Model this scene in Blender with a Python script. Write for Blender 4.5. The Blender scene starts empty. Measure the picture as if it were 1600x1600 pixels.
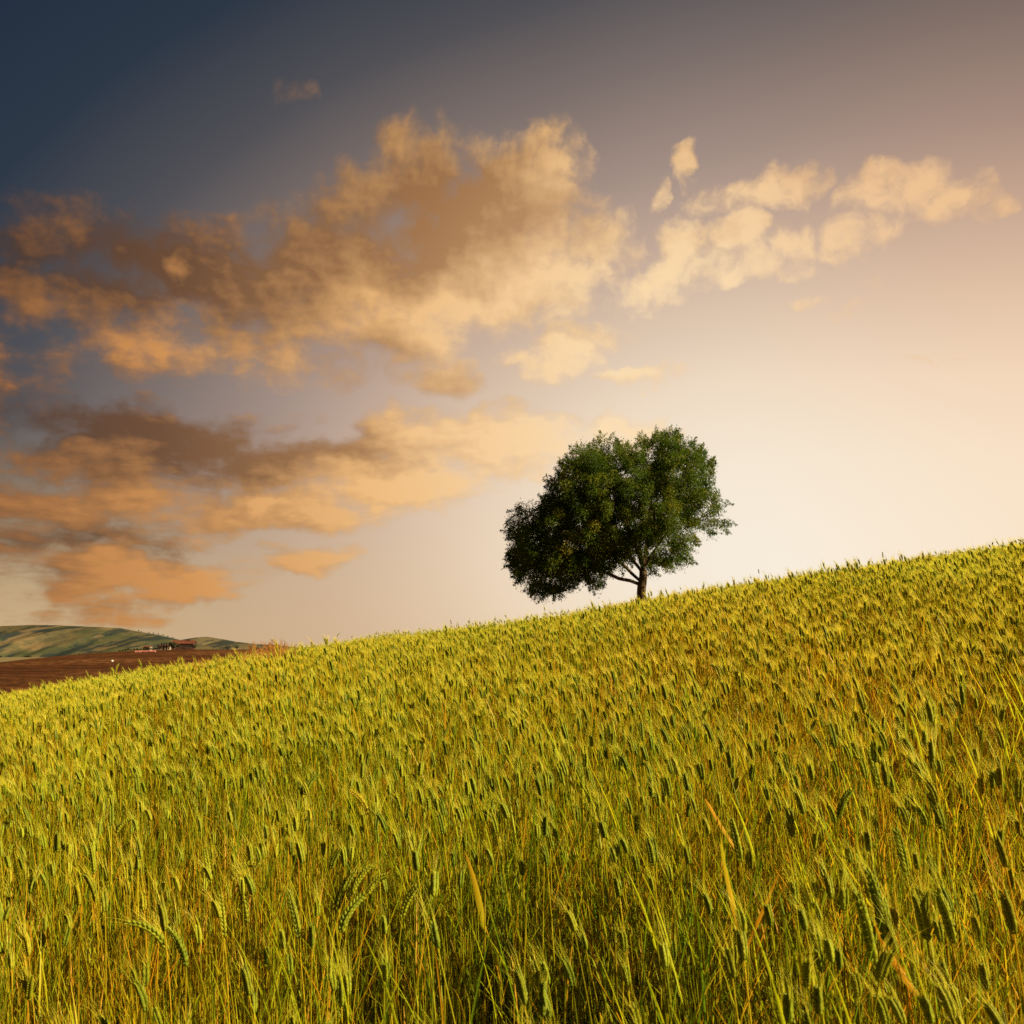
import bpy, math, random
import numpy as np
from mathutils import Vector, Matrix, Euler

R = math.radians
scene = bpy.context.scene
col = scene.collection

# ------------------------------------------------------------------ camera
FPX = 1537.0                       # focal length in pixels of the 1600 px photograph
EYE = Vector((0.0, 0.0, 1.45))
PITCH = math.atan(215.0 / FPX)     # horizon lies 215 px under the middle
cam_d = bpy.data.cameras.new('camera')
cam_d.sensor_width = 36.0
cam_d.lens = 36.0 * FPX / 1600.0
cam_d.clip_start = 0.05
cam_d.clip_end = 60000
cam_d.dof.use_dof = True
cam_d.dof.focus_distance = 4.2
cam_d.dof.aperture_fstop = 11
cam = bpy.data.objects.new('camera', cam_d)
cam.location = EYE
cam.rotation_euler = (math.pi / 2 + PITCH, 0, 0)
col.objects.link(cam)
scene.camera = cam


def ray(px, py):
    cx, cy = (px - 800) / FPX, (800 - py) / FPX
    return Vector((cx, math.cos(PITCH) - math.sin(PITCH) * cy, math.sin(PITCH) + math.cos(PITCH) * cy))


def at(px, py, Y):                 # a point of the place, Y metres ahead
    d = ray(px, py)
    return EYE + d * (Y / d.y)


def azel(px, py):                  # sky direction in tens of degrees
    d = ray(px, py).normalized()
    return math.degrees(math.atan2(d.x, d.y)) / 10, math.degrees(math.asin(d.z)) / 10


# ------------------------------------------------------------------ node helpers
class NT:
    def __init__(self, tree):
        self.t = tree
        self.n = tree.nodes
        self.l = tree.links

    def node(self, kind, **kw):
        n = self.n.new(kind)
        for k, v in kw.items():
            setattr(n, k, v)
        return n

    def put(self, sock, v):
        if isinstance(v, bpy.types.NodeSocket):
            self.l.new(v, sock)
        elif v is not None:
            sock.default_value = v

    def math(self, op, a, b=None, c=None, clamp=False):
        n = self.node('ShaderNodeMath', operation=op, use_clamp=clamp)
        self.put(n.inputs[0], a)
        if b is not None: self.put(n.inputs[1], b)
        if c is not None: self.put(n.inputs[2], c)
        return n.outputs[0]

    def vmath(self, op, a, b=None, s=None):
        n = self.node('ShaderNodeVectorMath', operation=op)
        self.put(n.inputs[0], a)
        if b is not None: self.put(n.inputs[1], b)
        if s is not None: self.put(n.inputs['Scale'], s)
        return n.outputs['Value'] if op in ('LENGTH', 'DOT_PRODUCT', 'DISTANCE') else n.outputs['Vector']

    def rng(self, v, a, b, c=0.0, d=1.0, smooth=True):
        n = self.node('ShaderNodeMapRange', interpolation_type='SMOOTHSTEP' if smooth else 'LINEAR')
        n.clamp = True
        for i, x in enumerate((v, a, b, c, d)):
            self.put(n.inputs[i], x)
        return n.outputs[0]

    def noise(self, vec, scale, detail=4.0, rough=0.5, dist=0.0, lac=2.0, out=0):
        n = self.node('ShaderNodeTexNoise', noise_dimensions='3D')
        if vec is not None: self.put(n.inputs['Vector'], vec)
        n.inputs['Scale'].default_value = scale
        n.inputs['Detail'].default_value = detail
        n.inputs['Roughness'].default_value = rough
        n.inputs['Lacunarity'].default_value = lac
        n.inputs['Distortion'].default_value = dist
        return n.outputs[out]

    def ramp(self, fac, stops, interp='LINEAR'):
        n = self.node('ShaderNodeValToRGB')
        n.color_ramp.interpolation = interp
        e = n.color_ramp.elements
        while len(e) < len(stops):
            e.new(0.5)
        for el, (p, c) in zip(e, stops):
            el.position = p
            el.color = (*c, 1)
        self.put(n.inputs[0], fac)
        return n.outputs[0]

    def mix(self, fac, a, b, mode='MIX'):
        n = self.node('ShaderNodeMix', data_type='RGBA', blend_type=mode)
        n.clamp_factor = True
        for s, v in ((n.inputs[0], fac), (n.inputs[6], a), (n.inputs[7], b)):
            if isinstance(v, tuple) and len(v) == 3: v = (*v, 1)
            self.put(s, v)
        return n.outputs[2]

    def mapping(self, vec, loc=(0, 0, 0), rot=(0, 0, 0), sc=(1, 1, 1), kind='POINT'):
        n = self.node('ShaderNodeMapping', vector_type=kind)
        self.put(n.inputs['Vector'], vec)
        n.inputs['Location'].default_value = loc
        n.inputs['Rotation'].default_value = rot
        n.inputs['Scale'].default_value = sc
        return n.outputs[0]


def lin(r, g, b):                  # display colour 0..255 -> linear
    f = lambda c: c / 12.92 if c <= 0.04045 else ((c + 0.055) / 1.055) ** 2.4
    return tuple(f(x / 255) for x in (r, g, b))


# ------------------------------------------------------------------ sky
SUN_AZ, SUN_EL = R(104), R(30)
world = bpy.data.worlds.new('World')
scene.world = world
world.use_nodes = True
world.cycles.sampling_method = 'NONE'
w = NT(world.node_tree)
w.n.clear()
geo = w.node('ShaderNodeTexCoord').outputs['Generated']
sep = w.node('ShaderNodeSeparateXYZ')
w.put(sep.inputs[0], w.vmath('NORMALIZE', geo))
az = w.math('MULTIPLY', w.math('ARCTAN2', sep.outputs[0], sep.outputs[1]), 180 / math.pi / 10)
el = w.math('MULTIPLY', w.math('ARCSINE', sep.outputs[2]), 180 / math.pi / 10)
cmb = w.node('ShaderNodeCombineXYZ')
w.put(cmb.inputs[0], az)
w.put(cmb.inputs[1], el)
P = cmb.outputs[0]

# clear sky: brightest low on the sun's side, falling to blue away from it
gx, gy = azel(1230, 890)
dx = w.math('SUBTRACT', az, gx)
dx = w.math('ADD', w.math('MULTIPLY', w.math('MAXIMUM', dx, 0.0), 0.40), w.math('MULTIPLY', w.math('MINIMUM', dx, 0.0), 0.72))
cd = w.node('ShaderNodeCombineXYZ')
w.put(cd.inputs[0], dx)
w.put(cd.inputs[1], w.math('SUBTRACT', el, gy))
dist = w.vmath('LENGTH', cd.outputs[0])
soft = w.noise(P, 0.25, 2, 0.5)
dist = w.math('ADD', dist, w.math('MULTIPLY', w.math('SUBTRACT', soft, 0.5), 0.35))
px10 = 100 / (FPX * math.pi / 180)          # tens of degrees per 1000 px, near enough
D = lambda px: 0.94 * px / 1000 * (1000 / (FPX * math.pi / 180)) / 10 / 5.0
clear = w.ramp(w.math('DIVIDE', dist, 5.0), [
    (0.0, lin(251, 241, 224)), (D(170), lin(249, 235, 214)), (D(300), lin(243, 222, 197)), (D(420), lin(224, 199, 174)),
    (D(540), lin(198, 171, 151)), (D(660), lin(164, 142, 130)), (D(790), lin(128, 113, 106)), (D(930), lin(80, 78, 81)),
    (D(1080), lin(41, 51, 64)), (D(1250), lin(28, 40, 56))])
warm = w.rng(el, -0.1, 1.35, 1.0, 0.0)
warm = w.math('MULTIPLY', warm, w.rng(az, -3.2, 1.5, 1.0, 0.0))
clear = w.mix(w.math('MULTIPLY', warm, 0.72), clear, lin(237, 201, 146))
clear = w.mix(w.math('MULTIPLY', w.rng(az, 0.9, 3.0), 0.6), clear, w.mix(1.0, clear, (1.06, .92, .80), 'MULTIPLY'))
sky = w.node('ShaderNodeTexSky', sky_type='NISHITA', sun_disc=False)
sky.sun_elevation = SUN_EL
sky.sun_rotation = SUN_AZ
sky.dust_density = 3.0
nish = w.vmath('SCALE', sky.outputs[0], s=0.10)
clear = w.mix(0.05, clear, nish)

# clouds: named masses in directions, broken up by noise
CL = []


def puff(px, py, rx, ry, rot=0, wt=1.0):
    c = azel(px, py)
    k = 180 / math.pi / 10 / FPX
    CL.append((c, rx * k, ry * k, R(rot), wt))


# great bank
puff(745, 345, 215, 130, 0, .92)
puff(790, 255, 130, 62, 0, .62)
puff(870, 240, 70, 40, 0, .50)
puff(570, 420, 180, 125, 0, .86)
puff(730, 450, 250, 75, 0, .95)
puff(900, 390, 150, 75, 0, .75)
puff(600, 510, 190, 55, 0, .75)
puff(690, 530, 60, 50, 0, .60)
puff(480, 560, 170, 50, 0, .58)
puff(340, 440, 140, 85, 0, .82)
puff(450, 440, 120, 80, 0, .72)
puff(400, 500, 120, 70, 0, .70)
puff(240, 525, 100, 70, 0, .72)
puff(150, 465, 150, 52, 0, .74)
puff(160, 375, 150, 60, 0, .58)
puff(500, 360, 100, 56, 0, .40)
puff(690, 590, 80, 32, 0, .75)
puff(575, 335, 125, 80, 0, .74)
puff(450, 160, 44, 36, 0, .30)
# small puffs on the sun's side
puff(1066, 256, 28, 34, 0, .95)
puff(1036, 312, 20, 26, 0, .92)
puff(1066, 378, 44, 54, 0, .92)
puff(1085, 420, 50, 40, 0, .70)
puff(1010, 440, 80, 46, 0, .90)
puff(1150, 372, 50, 36, 0, .82)
puff(1110, 310, 60, 26, 0, .56)
puff(1215, 298, 80, 32, 0, .78)
puff(1240, 384, 52, 34, 0, .85)
puff(1312, 388, 50, 23, 0, .80)
puff(1180, 424, 120, 24, 0, .72)
puff(1120, 432, 50, 20, 0, .60)
puff(1415, 300, 88, 46, 0, .95)
puff(1490, 312, 56, 34, 0, .85)
puff(1365, 358, 60, 28, 0, .74)
puff(1300, 480, 50, 20, 0, .40)
# wisps in the middle
puff(845, 560, 90, 30, 0, .80)
puff(1000, 584, 95, 17, 0, .84)
puff(930, 525, 80, 20, 0, .54)
puff(860, 500, 50, 20, 0, .50)
puff(1280, 475, 40, 12, 0, .56)
puff(1440, 556, 50, 8, 0, .5)
puff(1365, 445, 26, 15, 0, .46)
# lower bank
puff(260, 680, 190, 50, 0, .85)
puff(430, 725, 160, 48, 0, .90)
puff(110, 650, 80, 34, 0, .6)
puff(160, 725, 200, 50, 0, .82)
puff(170, 795, 200, 50, 0, .85)
puff(430, 790, 190, 38, 0, .85)
puff(600, 745, 170, 52, 0, .92)
puff(650, 675, 95, 54, 0, .88)
puff(780, 690, 190, 54, 0, .88)
puff(940, 675, 120, 34, 0, .74)
puff(400, 645, 110, 20, 0, .42)
puff(160, 850, 160, 24, 0, .62)
puff(210, 905, 170, 40, 0, .88)
puff(480, 868, 100, 24, 0, .72)
puff(150, 962, 100, 22, 0, .70)
puff(1430, 560, 100, 14, 0, .30)
# banks beyond the edges of the view
puff(-250, 560, 260, 200, 10, .8)
puff(-150, 820, 200, 110, 0, .9)
puff(2200, 300, 240, 60, 8, .7)
puff(2600, 300, 320, 160, 0, .7)
puff(-900, 500, 360, 200, 0, .7)
puff(900, -260, 420, 160, 12, .5)

LX, LY = 0.30, -0.20               # towards the low sun, in the sky


def cover(vec, least=0):
    """how much cloud the masses put in a direction; a parabola over each ellipse, smoothly joined"""
    tot = None
    for i, (c, rx, ry, rot, wt) in enumerate(CL):
        if rx < least: continue
        v = vec
        if tot is not None and i % 3 == 0:   # keeps the masses evaluated one after another
            n = w.node('ShaderNodeVectorMath', operation='MULTIPLY_ADD')
            w.put(n.inputs[0], tot)
            n.inputs[1].default_value = (1e-9, 1e-9, 0)
            w.put(n.inputs[2], vec)
            v = vec = n.outputs[0]
        n = w.node('ShaderNodeVectorMath', operation='MULTIPLY_ADD')
        w.put(n.inputs[0], v)
        n.inputs[1].default_value = (1 / rx, 1 / ry, 0)
        n.inputs[2].default_value = (-c[0] / rx, -c[1] / ry, 0)
        d2 = w.vmath('DOT_PRODUCT', n.outputs[0], n.outputs[0])
        v = w.math('MULTIPLY_ADD', d2, -wt / 1.7, wt)
        tot = w.math('MAXIMUM', v, 0.0) if tot is None else w.math('SMOOTH_MAX', tot, v, 0.22)
    return tot


wv = w.vmath('SUBTRACT', w.noise(P, 3.0, 4, 0.5, out=1), (0.5, 0.5, 0.5))
PW = w.vmath('ADD', P, w.vmath('MULTIPLY', wv, (0.46, 0.36, 0)))
C = cover(PW)


def billow(vec, det):
    # flatter towards the horizon, as a layer of cloud looks
    sp = w.node('ShaderNodeSeparateXYZ')
    w.put(sp.inputs[0], vec)
    cb = w.node('ShaderNodeCombineXYZ')
    w.put(cb.inputs[0], w.math('MULTIPLY', sp.outputs[0], 0.85))
    w.put(cb.inputs[1], w.math('MULTIPLY', w.math('LOGARITHM', w.math('MAXIMUM', w.math('ADD', sp.outputs[1], 0.55), 0.05), math.e), 2.9))
    return w.noise(cb.outputs[0], 2.3, det, 0.58)


# how close to the sun's side
near = w.rng(w.vmath('LENGTH', w.mapping(P, (gx - 0.2, gy + 0.9, 0), (0, 0, 0), (1.15, 1, 1), 'TEXTURE')), 3.9, 0.7, 0.0, 1.0, False)
crisp = w.rng(az, -0.5, 1.2)
N1 = w.math('ADD', billow(P, 7), w.math('MULTIPLY', w.math('SUBTRACT', w.noise(PW, 7.5, 5, 0.55), 0.5), w.math('MULTIPLY_ADD', crisp, 0.38, 0.24)))
N2 = billow(w.vmath('ADD', P, (LX * 0.45, LY * 0.45, 0)), 5)
C2 = cover(w.vmath('ADD', PW, (LX, LY, 0)), 0.28)
amp = w.math('MULTIPLY_ADD', crisp, -0.2, 2.0)
dens = w.math('ADD', C, w.math('MULTIPLY', w.math('MULTIPLY', w.math('SUBTRACT', N1, 0.5), amp), w.rng(C, 0.0, 0.35)))
alpha = w.rng(dens, w.math('MULTIPLY_ADD', crisp, 0.08, 0.14), w.math('MULTIPLY_ADD', crisp, 0.10, 0.80))
dens2 = w.math('ADD', C2, w.math('MULTIPLY', w.math('SUBTRACT', N2, 0.5), 1.6))
N3 = billow(w.vmath('ADD', P, (0.035, 0.03, 0)), 4)
relief = w.math('MULTIPLY', w.math('SUBTRACT', billow(P, 4), N3), 2.6)
thick = w.math('ADD', w.math('SUBTRACT', dens, dens2), relief)    # > 0 : faces the sun
# cloud light and shade set by hand: dark cores, bright flanks of the banks
SHADES = [(590, 390, 250, 140, -.50), (330, 450, 190, 100, -.56), (130, 410, 200, 120, -.50), (330, 690, 280, 66, -.85), (100, 655, 130, 50, -.5),
          (740, 320, 180, 95, -.52), (880, 340, 120, 60, -.2), (540, 565, 190, 45, -.35), (180, 850, 200, 26, -.35), (700, 590, 100, 40, -.2), (200, 760, 200, 40, -.1),
          (690, 500, 150, 45, .62), (880, 430, 200, 60, .22), (780, 215, 80, 36, .40), (240, 548, 100, 42, .30), (300, 490, 50, 26, .4), (285, 420, 34, 20, .6),
          (680, 655, 140, 36, .4), (640, 745, 170, 40, .30), (880, 680, 180, 40, .4), (150, 690, 70, 26, .35), (410, 785, 30, 18, .5), (240, 900, 160, 34, .2),
          (1100, 400, 260, 160, .22), (1430, 310, 160, 70, .20), (860, 550, 130, 60, .3), (560, 480, 60, 40, .25)]
val = w.rng(thick, -0.85, 0.85, 0.08, 0.92, False)
for i, (qx, qy, qa, qb, am) in enumerate(SHADES):
    c = azel(qx, qy)
    k = 180 / math.pi / 10 / FPX
    n = w.node('ShaderNodeVectorMath', operation='MULTIPLY_ADD')
    w.put(n.inputs[0], val)
    n.inputs[1].default_value = (1e-9, 1e-9, 0)
    w.put(n.inputs[2], PW)
    d2 = w.vmath('DISTANCE', w.vmath('MULTIPLY', n.outputs[0], (1 / (qa * k), 1 / (qb * k), 0)), (c[0] / (qa * k), c[1] / (qb * k), 0))
    val = w.math('MULTIPLY_ADD', w.rng(d2, 1.25, 0.0), am, val)
face = w.math('ADD', val, 0.02, clamp=True)
lit = w.ramp(near, [(0.0, lin(166, 106, 58)), (0.3, lin(212, 148, 84)), (0.6, lin(240, 188, 124)), (1.0, lin(253, 222, 176))])
shd = w.ramp(near, [(0.0, lin(68, 53, 47)), (0.3, lin(110, 76, 52)), (0.6, lin(162, 116, 72)), (1.0, lin(218, 174, 126))])
cloud = w.mix(face, shd, lit)
cloud = w.mix(w.math('MULTIPLY', w.rng(az, 0.8, 2.2), 0.45), cloud, lin(232, 186, 144))
full = w.mix(w.math('MULTIPLY', alpha, 0.93), clear, cloud)
# under the horizon
full = w.mix(w.rng(el, -0.05, -0.5), full, lin(96, 80, 52))
bg = w.node('ShaderNodeBackground')
w.put(bg.inputs[0], full)
bg.inputs[1].default_value = 0.468
w.l.new(bg.outputs[0], w.node('ShaderNodeOutputWorld').inputs[0])

# ------------------------------------------------------------------ sun
sun_d = bpy.data.lights.new('sun', 'SUN')
sun_d.energy = 5.0
sun_d.angle = R(0.5)
sun_d.color = (1.0, 0.84, 0.58)
sun = bpy.data.objects.new('sun', sun_d)
to_sun = Vector((math.sin(SUN_AZ) * math.cos(SUN_EL), math.cos(SUN_AZ) * math.cos(SUN_EL), math.sin(SUN_EL)))
sun.rotation_euler = (-to_sun).to_track_quat('-Z', 'Y').to_euler()
sun.location = (30, 20, 40)
col.objects.link(sun)

vs = scene.view_settings
vs.view_transform = 'Standard'
vs.look = 'None'
vs.exposure = 1.1
vs.gamma = 1.0
cy = scene.cycles
cy.max_bounces = 6
cy.diffuse_bounces = 3
cy.glossy_bounces = 2
cy.transmission_bounces = 4
cy.transparent_max_bounces = 4
cy.use_denoising = False
cy.caustics_reflective = False
cy.caustics_refractive = False

# ------------------------------------------------------------------ helpers


def tag(o, label=None, cat=None, group=None, kind=None):
    if label: o['label'] = label
    if cat: o['category'] = cat
    if group: o['group'] = group
    if kind: o['kind'] = kind
    return o


def empty(name, loc, rz=0.0):
    o = bpy.data.objects.new(name, None)
    o.empty_display_size = 0.2
    o.location = loc
    o.rotation_euler = (0, 0, rz)
    col.objects.link(o)
    return o


def copy_tree(o, parent=None):
    c = o.copy()
    col.objects.link(c)
    if parent: c.parent = parent
    for ch in list(o.children):
        copy_tree(ch, c)
    return c


class MB:
    """collects geometry for one mesh"""

    def __init__(self):
        self.v, self.f, self.m, self.t = [], [], [], []

    def add(self, vs, fs, mat=0, tone=0.5):
        b = len(self.v)
        self.v += [tuple(p) for p in vs]
        self.t += [tone] * len(vs)
        self.f += [tuple(i + b for i in f) for f in fs]
        self.m += [mat] * len(fs)

    def tube(self, pts, rad, n=6, mat=0, tone=0.5, cap=True):
        pts = [Vector(p) for p in pts]
        vs, fs = [], []
        ref = None
        for i, p in enumerate(pts):
            d = (pts[min(i + 1, len(pts) - 1)] - pts[max(i - 1, 0)]).normalized()
            if ref is None:
                ref = d.orthogonal().normalized()
            ref = (ref - d * ref.dot(d))
            ref = ref.normalized() if ref.length > 1e-6 else d.orthogonal().normalized()
            bi = d.cross(ref)
            for k in range(n):
                a = 2 * math.pi * k / n
                vs.append(p + (ref * math.cos(a) + bi * math.sin(a)) * rad[i])
        for i in range(len(pts) - 1):
            for k in range(n):
                k2 = (k + 1) % n
                fs.append((i * n + k, i * n + k2, (i + 1) * n + k2, (i + 1) * n + k))
        if cap:
            fs.append(tuple(range(n - 1, -1, -1)))
            fs.append(tuple((len(pts) - 1) * n + k for k in range(n)))
        self.add(vs, fs, mat, tone)

    def box(self, x0, x1, y0, y1, z0, z1, mat=0, tone=0.5):
        vs = [(x, y, z) for z in (z0, z1) for y in (y0, y1) for x in (x0, x1)]
        self.add(vs, [(0, 2, 3, 1), (4, 5, 7, 6), (0, 1, 5, 4), (2, 6, 7, 3), (0, 4, 6, 2), (1, 3, 7, 5)], mat, tone)

    def mesh(self, name, mats, smooth=False):
        me = bpy.data.meshes.new(name)
        me.from_pydata(self.v, [], self.f)
        for m in mats:
            me.materials.append(m)
        if len(mats) > 1:
            me.polygons.foreach_set('material_index', self.m)
        if smooth:
            me.polygons.foreach_set('use_smooth', [True] * len(self.f))
        a = me.attributes.new('tone', 'FLOAT', 'POINT')
        a.data.foreach_set('value', self.t)
        me.update()
        return me

    def build(self, name, mats, parent=None, smooth=False):
        mats = mats if isinstance(mats, (list, tuple)) else [mats]
        o = bpy.data.objects.new(name, self.mesh(name, mats, smooth))
        col.objects.link(o)
        if parent: o.parent = parent
        return o


def material(name):
    m = bpy.data.materials.new(name)
    m.use_nodes = True
    t = NT(m.node_tree)
    t.n.clear()
    return m, t


def surf(t, color, rough=0.9, spec=0.15, bump=None, bstr=0.3, bdist=0.05):
    p = t.node('ShaderNodeBsdfPrincipled')
    if isinstance(color, tuple): color = (*color, 1)
    t.put(p.inputs['Base Color'], color)
    p.inputs['Roughness'].default_value = rough
    p.inputs['Specular IOR Level'].default_value = spec
    if bump is not None:
        b = t.node('ShaderNodeBump')
        b.inputs['Strength'].default_value = bstr
        b.inputs['Distance'].default_value = bdist
        t.put(b.inputs['Height'], bump)
        t.put(p.inputs['Normal'], b.outputs[0])
    t.l.new(p.outputs[0], t.node('ShaderNodeOutputMaterial').inputs[0])
    return p


def leafy(t, color, trans_col, trans=0.45, gloss=0.06, rough=0.45):
    d = t.node('ShaderNodeBsdfDiffuse')
    t.put(d.inputs[0], color)
    tr = t.node('ShaderNodeBsdfTranslucent')
    t.put(tr.inputs[0], trans_col)
    m1 = t.node('ShaderNodeMixShader')
    m1.inputs[0].default_value = trans
    t.l.new(d.outputs[0], m1.inputs[1])
    t.l.new(tr.outputs[0], m1.inputs[2])
    g = t.node('ShaderNodeBsdfGlossy')
    g.inputs['Roughness'].default_value = rough
    g.inputs[0].default_value = (1, .95, .8, 1)
    m2 = t.node('ShaderNodeMixShader')
    m2.inputs[0].default_value = gloss
    t.l.new(m1.outputs[0], m2.inputs[1])
    t.l.new(g.outputs[0], m2.inputs[2])
    t.l.new(m2.outputs[0], t.node('ShaderNodeOutputMaterial').inputs[0])


# ------------------------------------------------------------------ terrain
A_SIDE, T0, Y0, DROP = 0.1435, 0.0375, 12.5, 0.68
C2ND = DROP / (Y0 * Y0)
B1ST = T0 + 2 * math.sqrt(DROP * C2ND)
PLAIN = -19.0


def sstep(a, b, x):
    t = np.clip((x - a) / (b - a), 0, 1)
    return t * t * (3 - 2 * t)


def hill_z(X, Y):
    """height of the wheat field's soil"""
    X = np.asarray(X, float)
    Y = np.asarray(Y, float)
    near = 0.5 - DROP + B1ST * Y - C2ND * Y * Y
    far = 0.5 + T0 * Y - 0.5 - 0.00022 * (Y - Y0) ** 2 + 0.5
    g = np.where(Y < Y0, near, far)
    g = np.where(Y < -5, 0.5 - DROP - B1ST * 5 - C2ND * 25 + (Y + 5) * 0.1, g)
    z = g + A_SIDE * 90 * np.tanh(X / 90)
    z = z - 0.0035 * np.clip(-X / np.maximum(Y, 4) * 1.0 - .16, 0, .6) / .3 * np.clip(Y, 0, 40)
    z = z - 0.0065 * np.clip(Y, 0, 40) * np.exp(-((X / np.maximum(Y, 3) - .02) / .13) ** 2)
    z = z + 0.035 * np.sin(X * 1.1 + 0.5 * Y) + 0.03 * np.sin(Y * 0.9 - X * 0.4)
    d = np.hypot(X * 0.8, Y - 10)
    k = sstep(75, 330, d)
    return z * (1 - k) + (PLAIN - 2) * k


def grid_mesh(name, xs, ys, zf, mat, kind='structure', smooth=True):
    XX, YY = np.meshgrid(xs, ys)
    ZZ = zf(XX, YY)
    nx, ny = len(xs), len(ys)
    v = np.stack([XX, YY, ZZ], -1).reshape(-1, 3)
    i = np.arange(nx * ny).reshape(ny, nx)
    f = np.stack([i[:-1, :-1], i[:-1, 1:], i[1:, 1:], i[1:, :-1]], -1).reshape(-1, 4)
    me = bpy.data.meshes.new(name)
    me.from_pydata(v.tolist(), [], f.tolist())
    me.materials.append(mat)
    if smooth: me.polygons.foreach_set('use_smooth', [True] * len(f))
    o = bpy.data.objects.new(name, me)
    col.objects.link(o)
    if kind: o['kind'] = kind
    return o


def spaced(a, b, n, p=1.0):
    t = np.linspace(-1, 1, n)
    s = np.sign(t) * np.abs(t) ** p
    return a + (b - a) * (s + 1) / 2


m_soil, t = material('field_soil')
tc = t.node('ShaderNodeTexCoord').outputs['Object']
n1 = t.noise(tc, 9, 8, 0.65)
surf(t, t.ramp(n1, [(0.3, (.045, .028, .012)), (0.55, (.09, .055, .022)), (0.75, (.17, .11, .04))]), 0.95, 0.05, n1, 0.8, 0.03)
grid_mesh('field_ground', spaced(-430, 430, 181, 2.6), np.concatenate([np.linspace(-330, -12, 40), np.linspace(-11, 60, 143), np.linspace(63, 345, 60)]),
          hill_z, m_soil)

m_plain, t = material('valley_plain')
tc = t.node('ShaderNodeTexCoord').outputs['Object']
pc = t.noise(t.mapping(tc, sc=(.0022, .0011, 1)), 1.0, 4, 0.6)
surf(t, t.ramp(pc, [(0.3, (.10, .085, .035)), (0.45, (.20, .15, .07)), (0.55, (.13, .115, .045)), (0.7, (.19, .125, .055))]), 1.0, 0.0)
grid_mesh('ground', spaced(-30000, 30000, 41, 2), spaced(-30000, 30000, 41, 2), lambda X, Y: X * 0 + PLAIN, m_plain)

# ---- ploughed rise with the farm
PX_CREST = np.array([-700, -300, -100, 60, 100, 150, 185, 230, 300, 380, 470, 700, 1200])
PY_CREST = np.array([1080, 1062, 1047, 1036, 1031.5, 1023.5, 1019.5, 1017.2, 1015.6, 1014.6, 1013.6, 1013, 1014])
CREST_Y = 560.0


def crest_z(X):
    px = X / (CREST_Y) * FPX * 0.99 + 800
    return EYE.z + (1015 - np.interp(px, PX_CREST, PY_CREST)) / FPX * CREST_Y


def rise_z(X, Y):
    top = crest_z(X)
    q = (Y - CREST_Y) / 260.0
    fall = np.where(q < 0, np.clip(1 - np.abs(q) ** 2.0, 0, 1), np.clip(1 - (q / 1.2) ** 2, 0, 1))
    k = sstep(-900, -560, X) * (1 - sstep(200, 500, X))
    base = PLAIN - 2.0
    return base + (top - base) * fall * k + 0.25 * np.sin(X * .05 + Y * .02)


m_plough, t = material('ploughed_earth')
tc = t.node('ShaderNodeTexCoord').outputs['Object']
a1 = t.noise(t.mapping(tc, sc=(.012, .02, .02)), 1.0, 6, 0.65)
a2 = t.noise(tc, 0.22, 6, 0.75)
c1 = t.ramp(a1, [(0.35, (.040, .014, .007)), (0.5, (.080, .030, .012)), (0.62, (.15, .062, .022)), (0.75, (.10, .052, .018))])
fw = t.node('ShaderNodeTexWave', wave_type='BANDS', bands_direction='Y')
t.put(fw.inputs['Vector'], t.mapping(tc, rot=(0, 0, .12)))
fw.inputs['Scale'].default_value = .035
fw.inputs['Distortion'].default_value = 9.0
fw.inputs['Detail'].default_value = 3.0
c1 = t.mix(t.math('MULTIPLY', t.math('MULTIPLY', fw.outputs[1], a2), .5), c1, (.22, .085, .028))
c2 = t.mix(t.rng(a2, .42, .62), c1, (.045, .020, .008))
surf(t, c2, 1.0, 0.0, a2, 0.6, 1.0)
grid_mesh('ploughed_field', np.linspace(-1000, 520, 190), np.linspace(290, 880, 90), rise_z, m_plough)

# ---- distant hills
rng = np.random.default_rng(4)


def vnoise(x, y, seed=0):
    """smooth value noise"""
    r = np.random.default_rng(seed)
    tab = r.random((64, 64))
    xi, yi = np.floor(x).astype(int), np.floor(y).astype(int)
    fx, fy = x - xi, y - yi
    fx, fy = fx * fx * (3 - 2 * fx), fy * fy * (3 - 2 * fy)
    g = lambda i, j: tab[i % 64, j % 64]
    return (g(xi, yi) * (1 - fx) + g(xi + 1, yi) * fx) * (1 - fy) + (g(xi, yi + 1) * (1 - fx) + g(xi + 1, yi + 1) * fx) * fy


def fbm(x, y, o=5, seed=0):
    s, a, n = 0, 1.0, 0
    for k in range(o):
        s = s + a * vnoise(x * 2 ** k, y * 2 ** k, seed + k)
        n += a
        a *= 0.5
    return s / n


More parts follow.
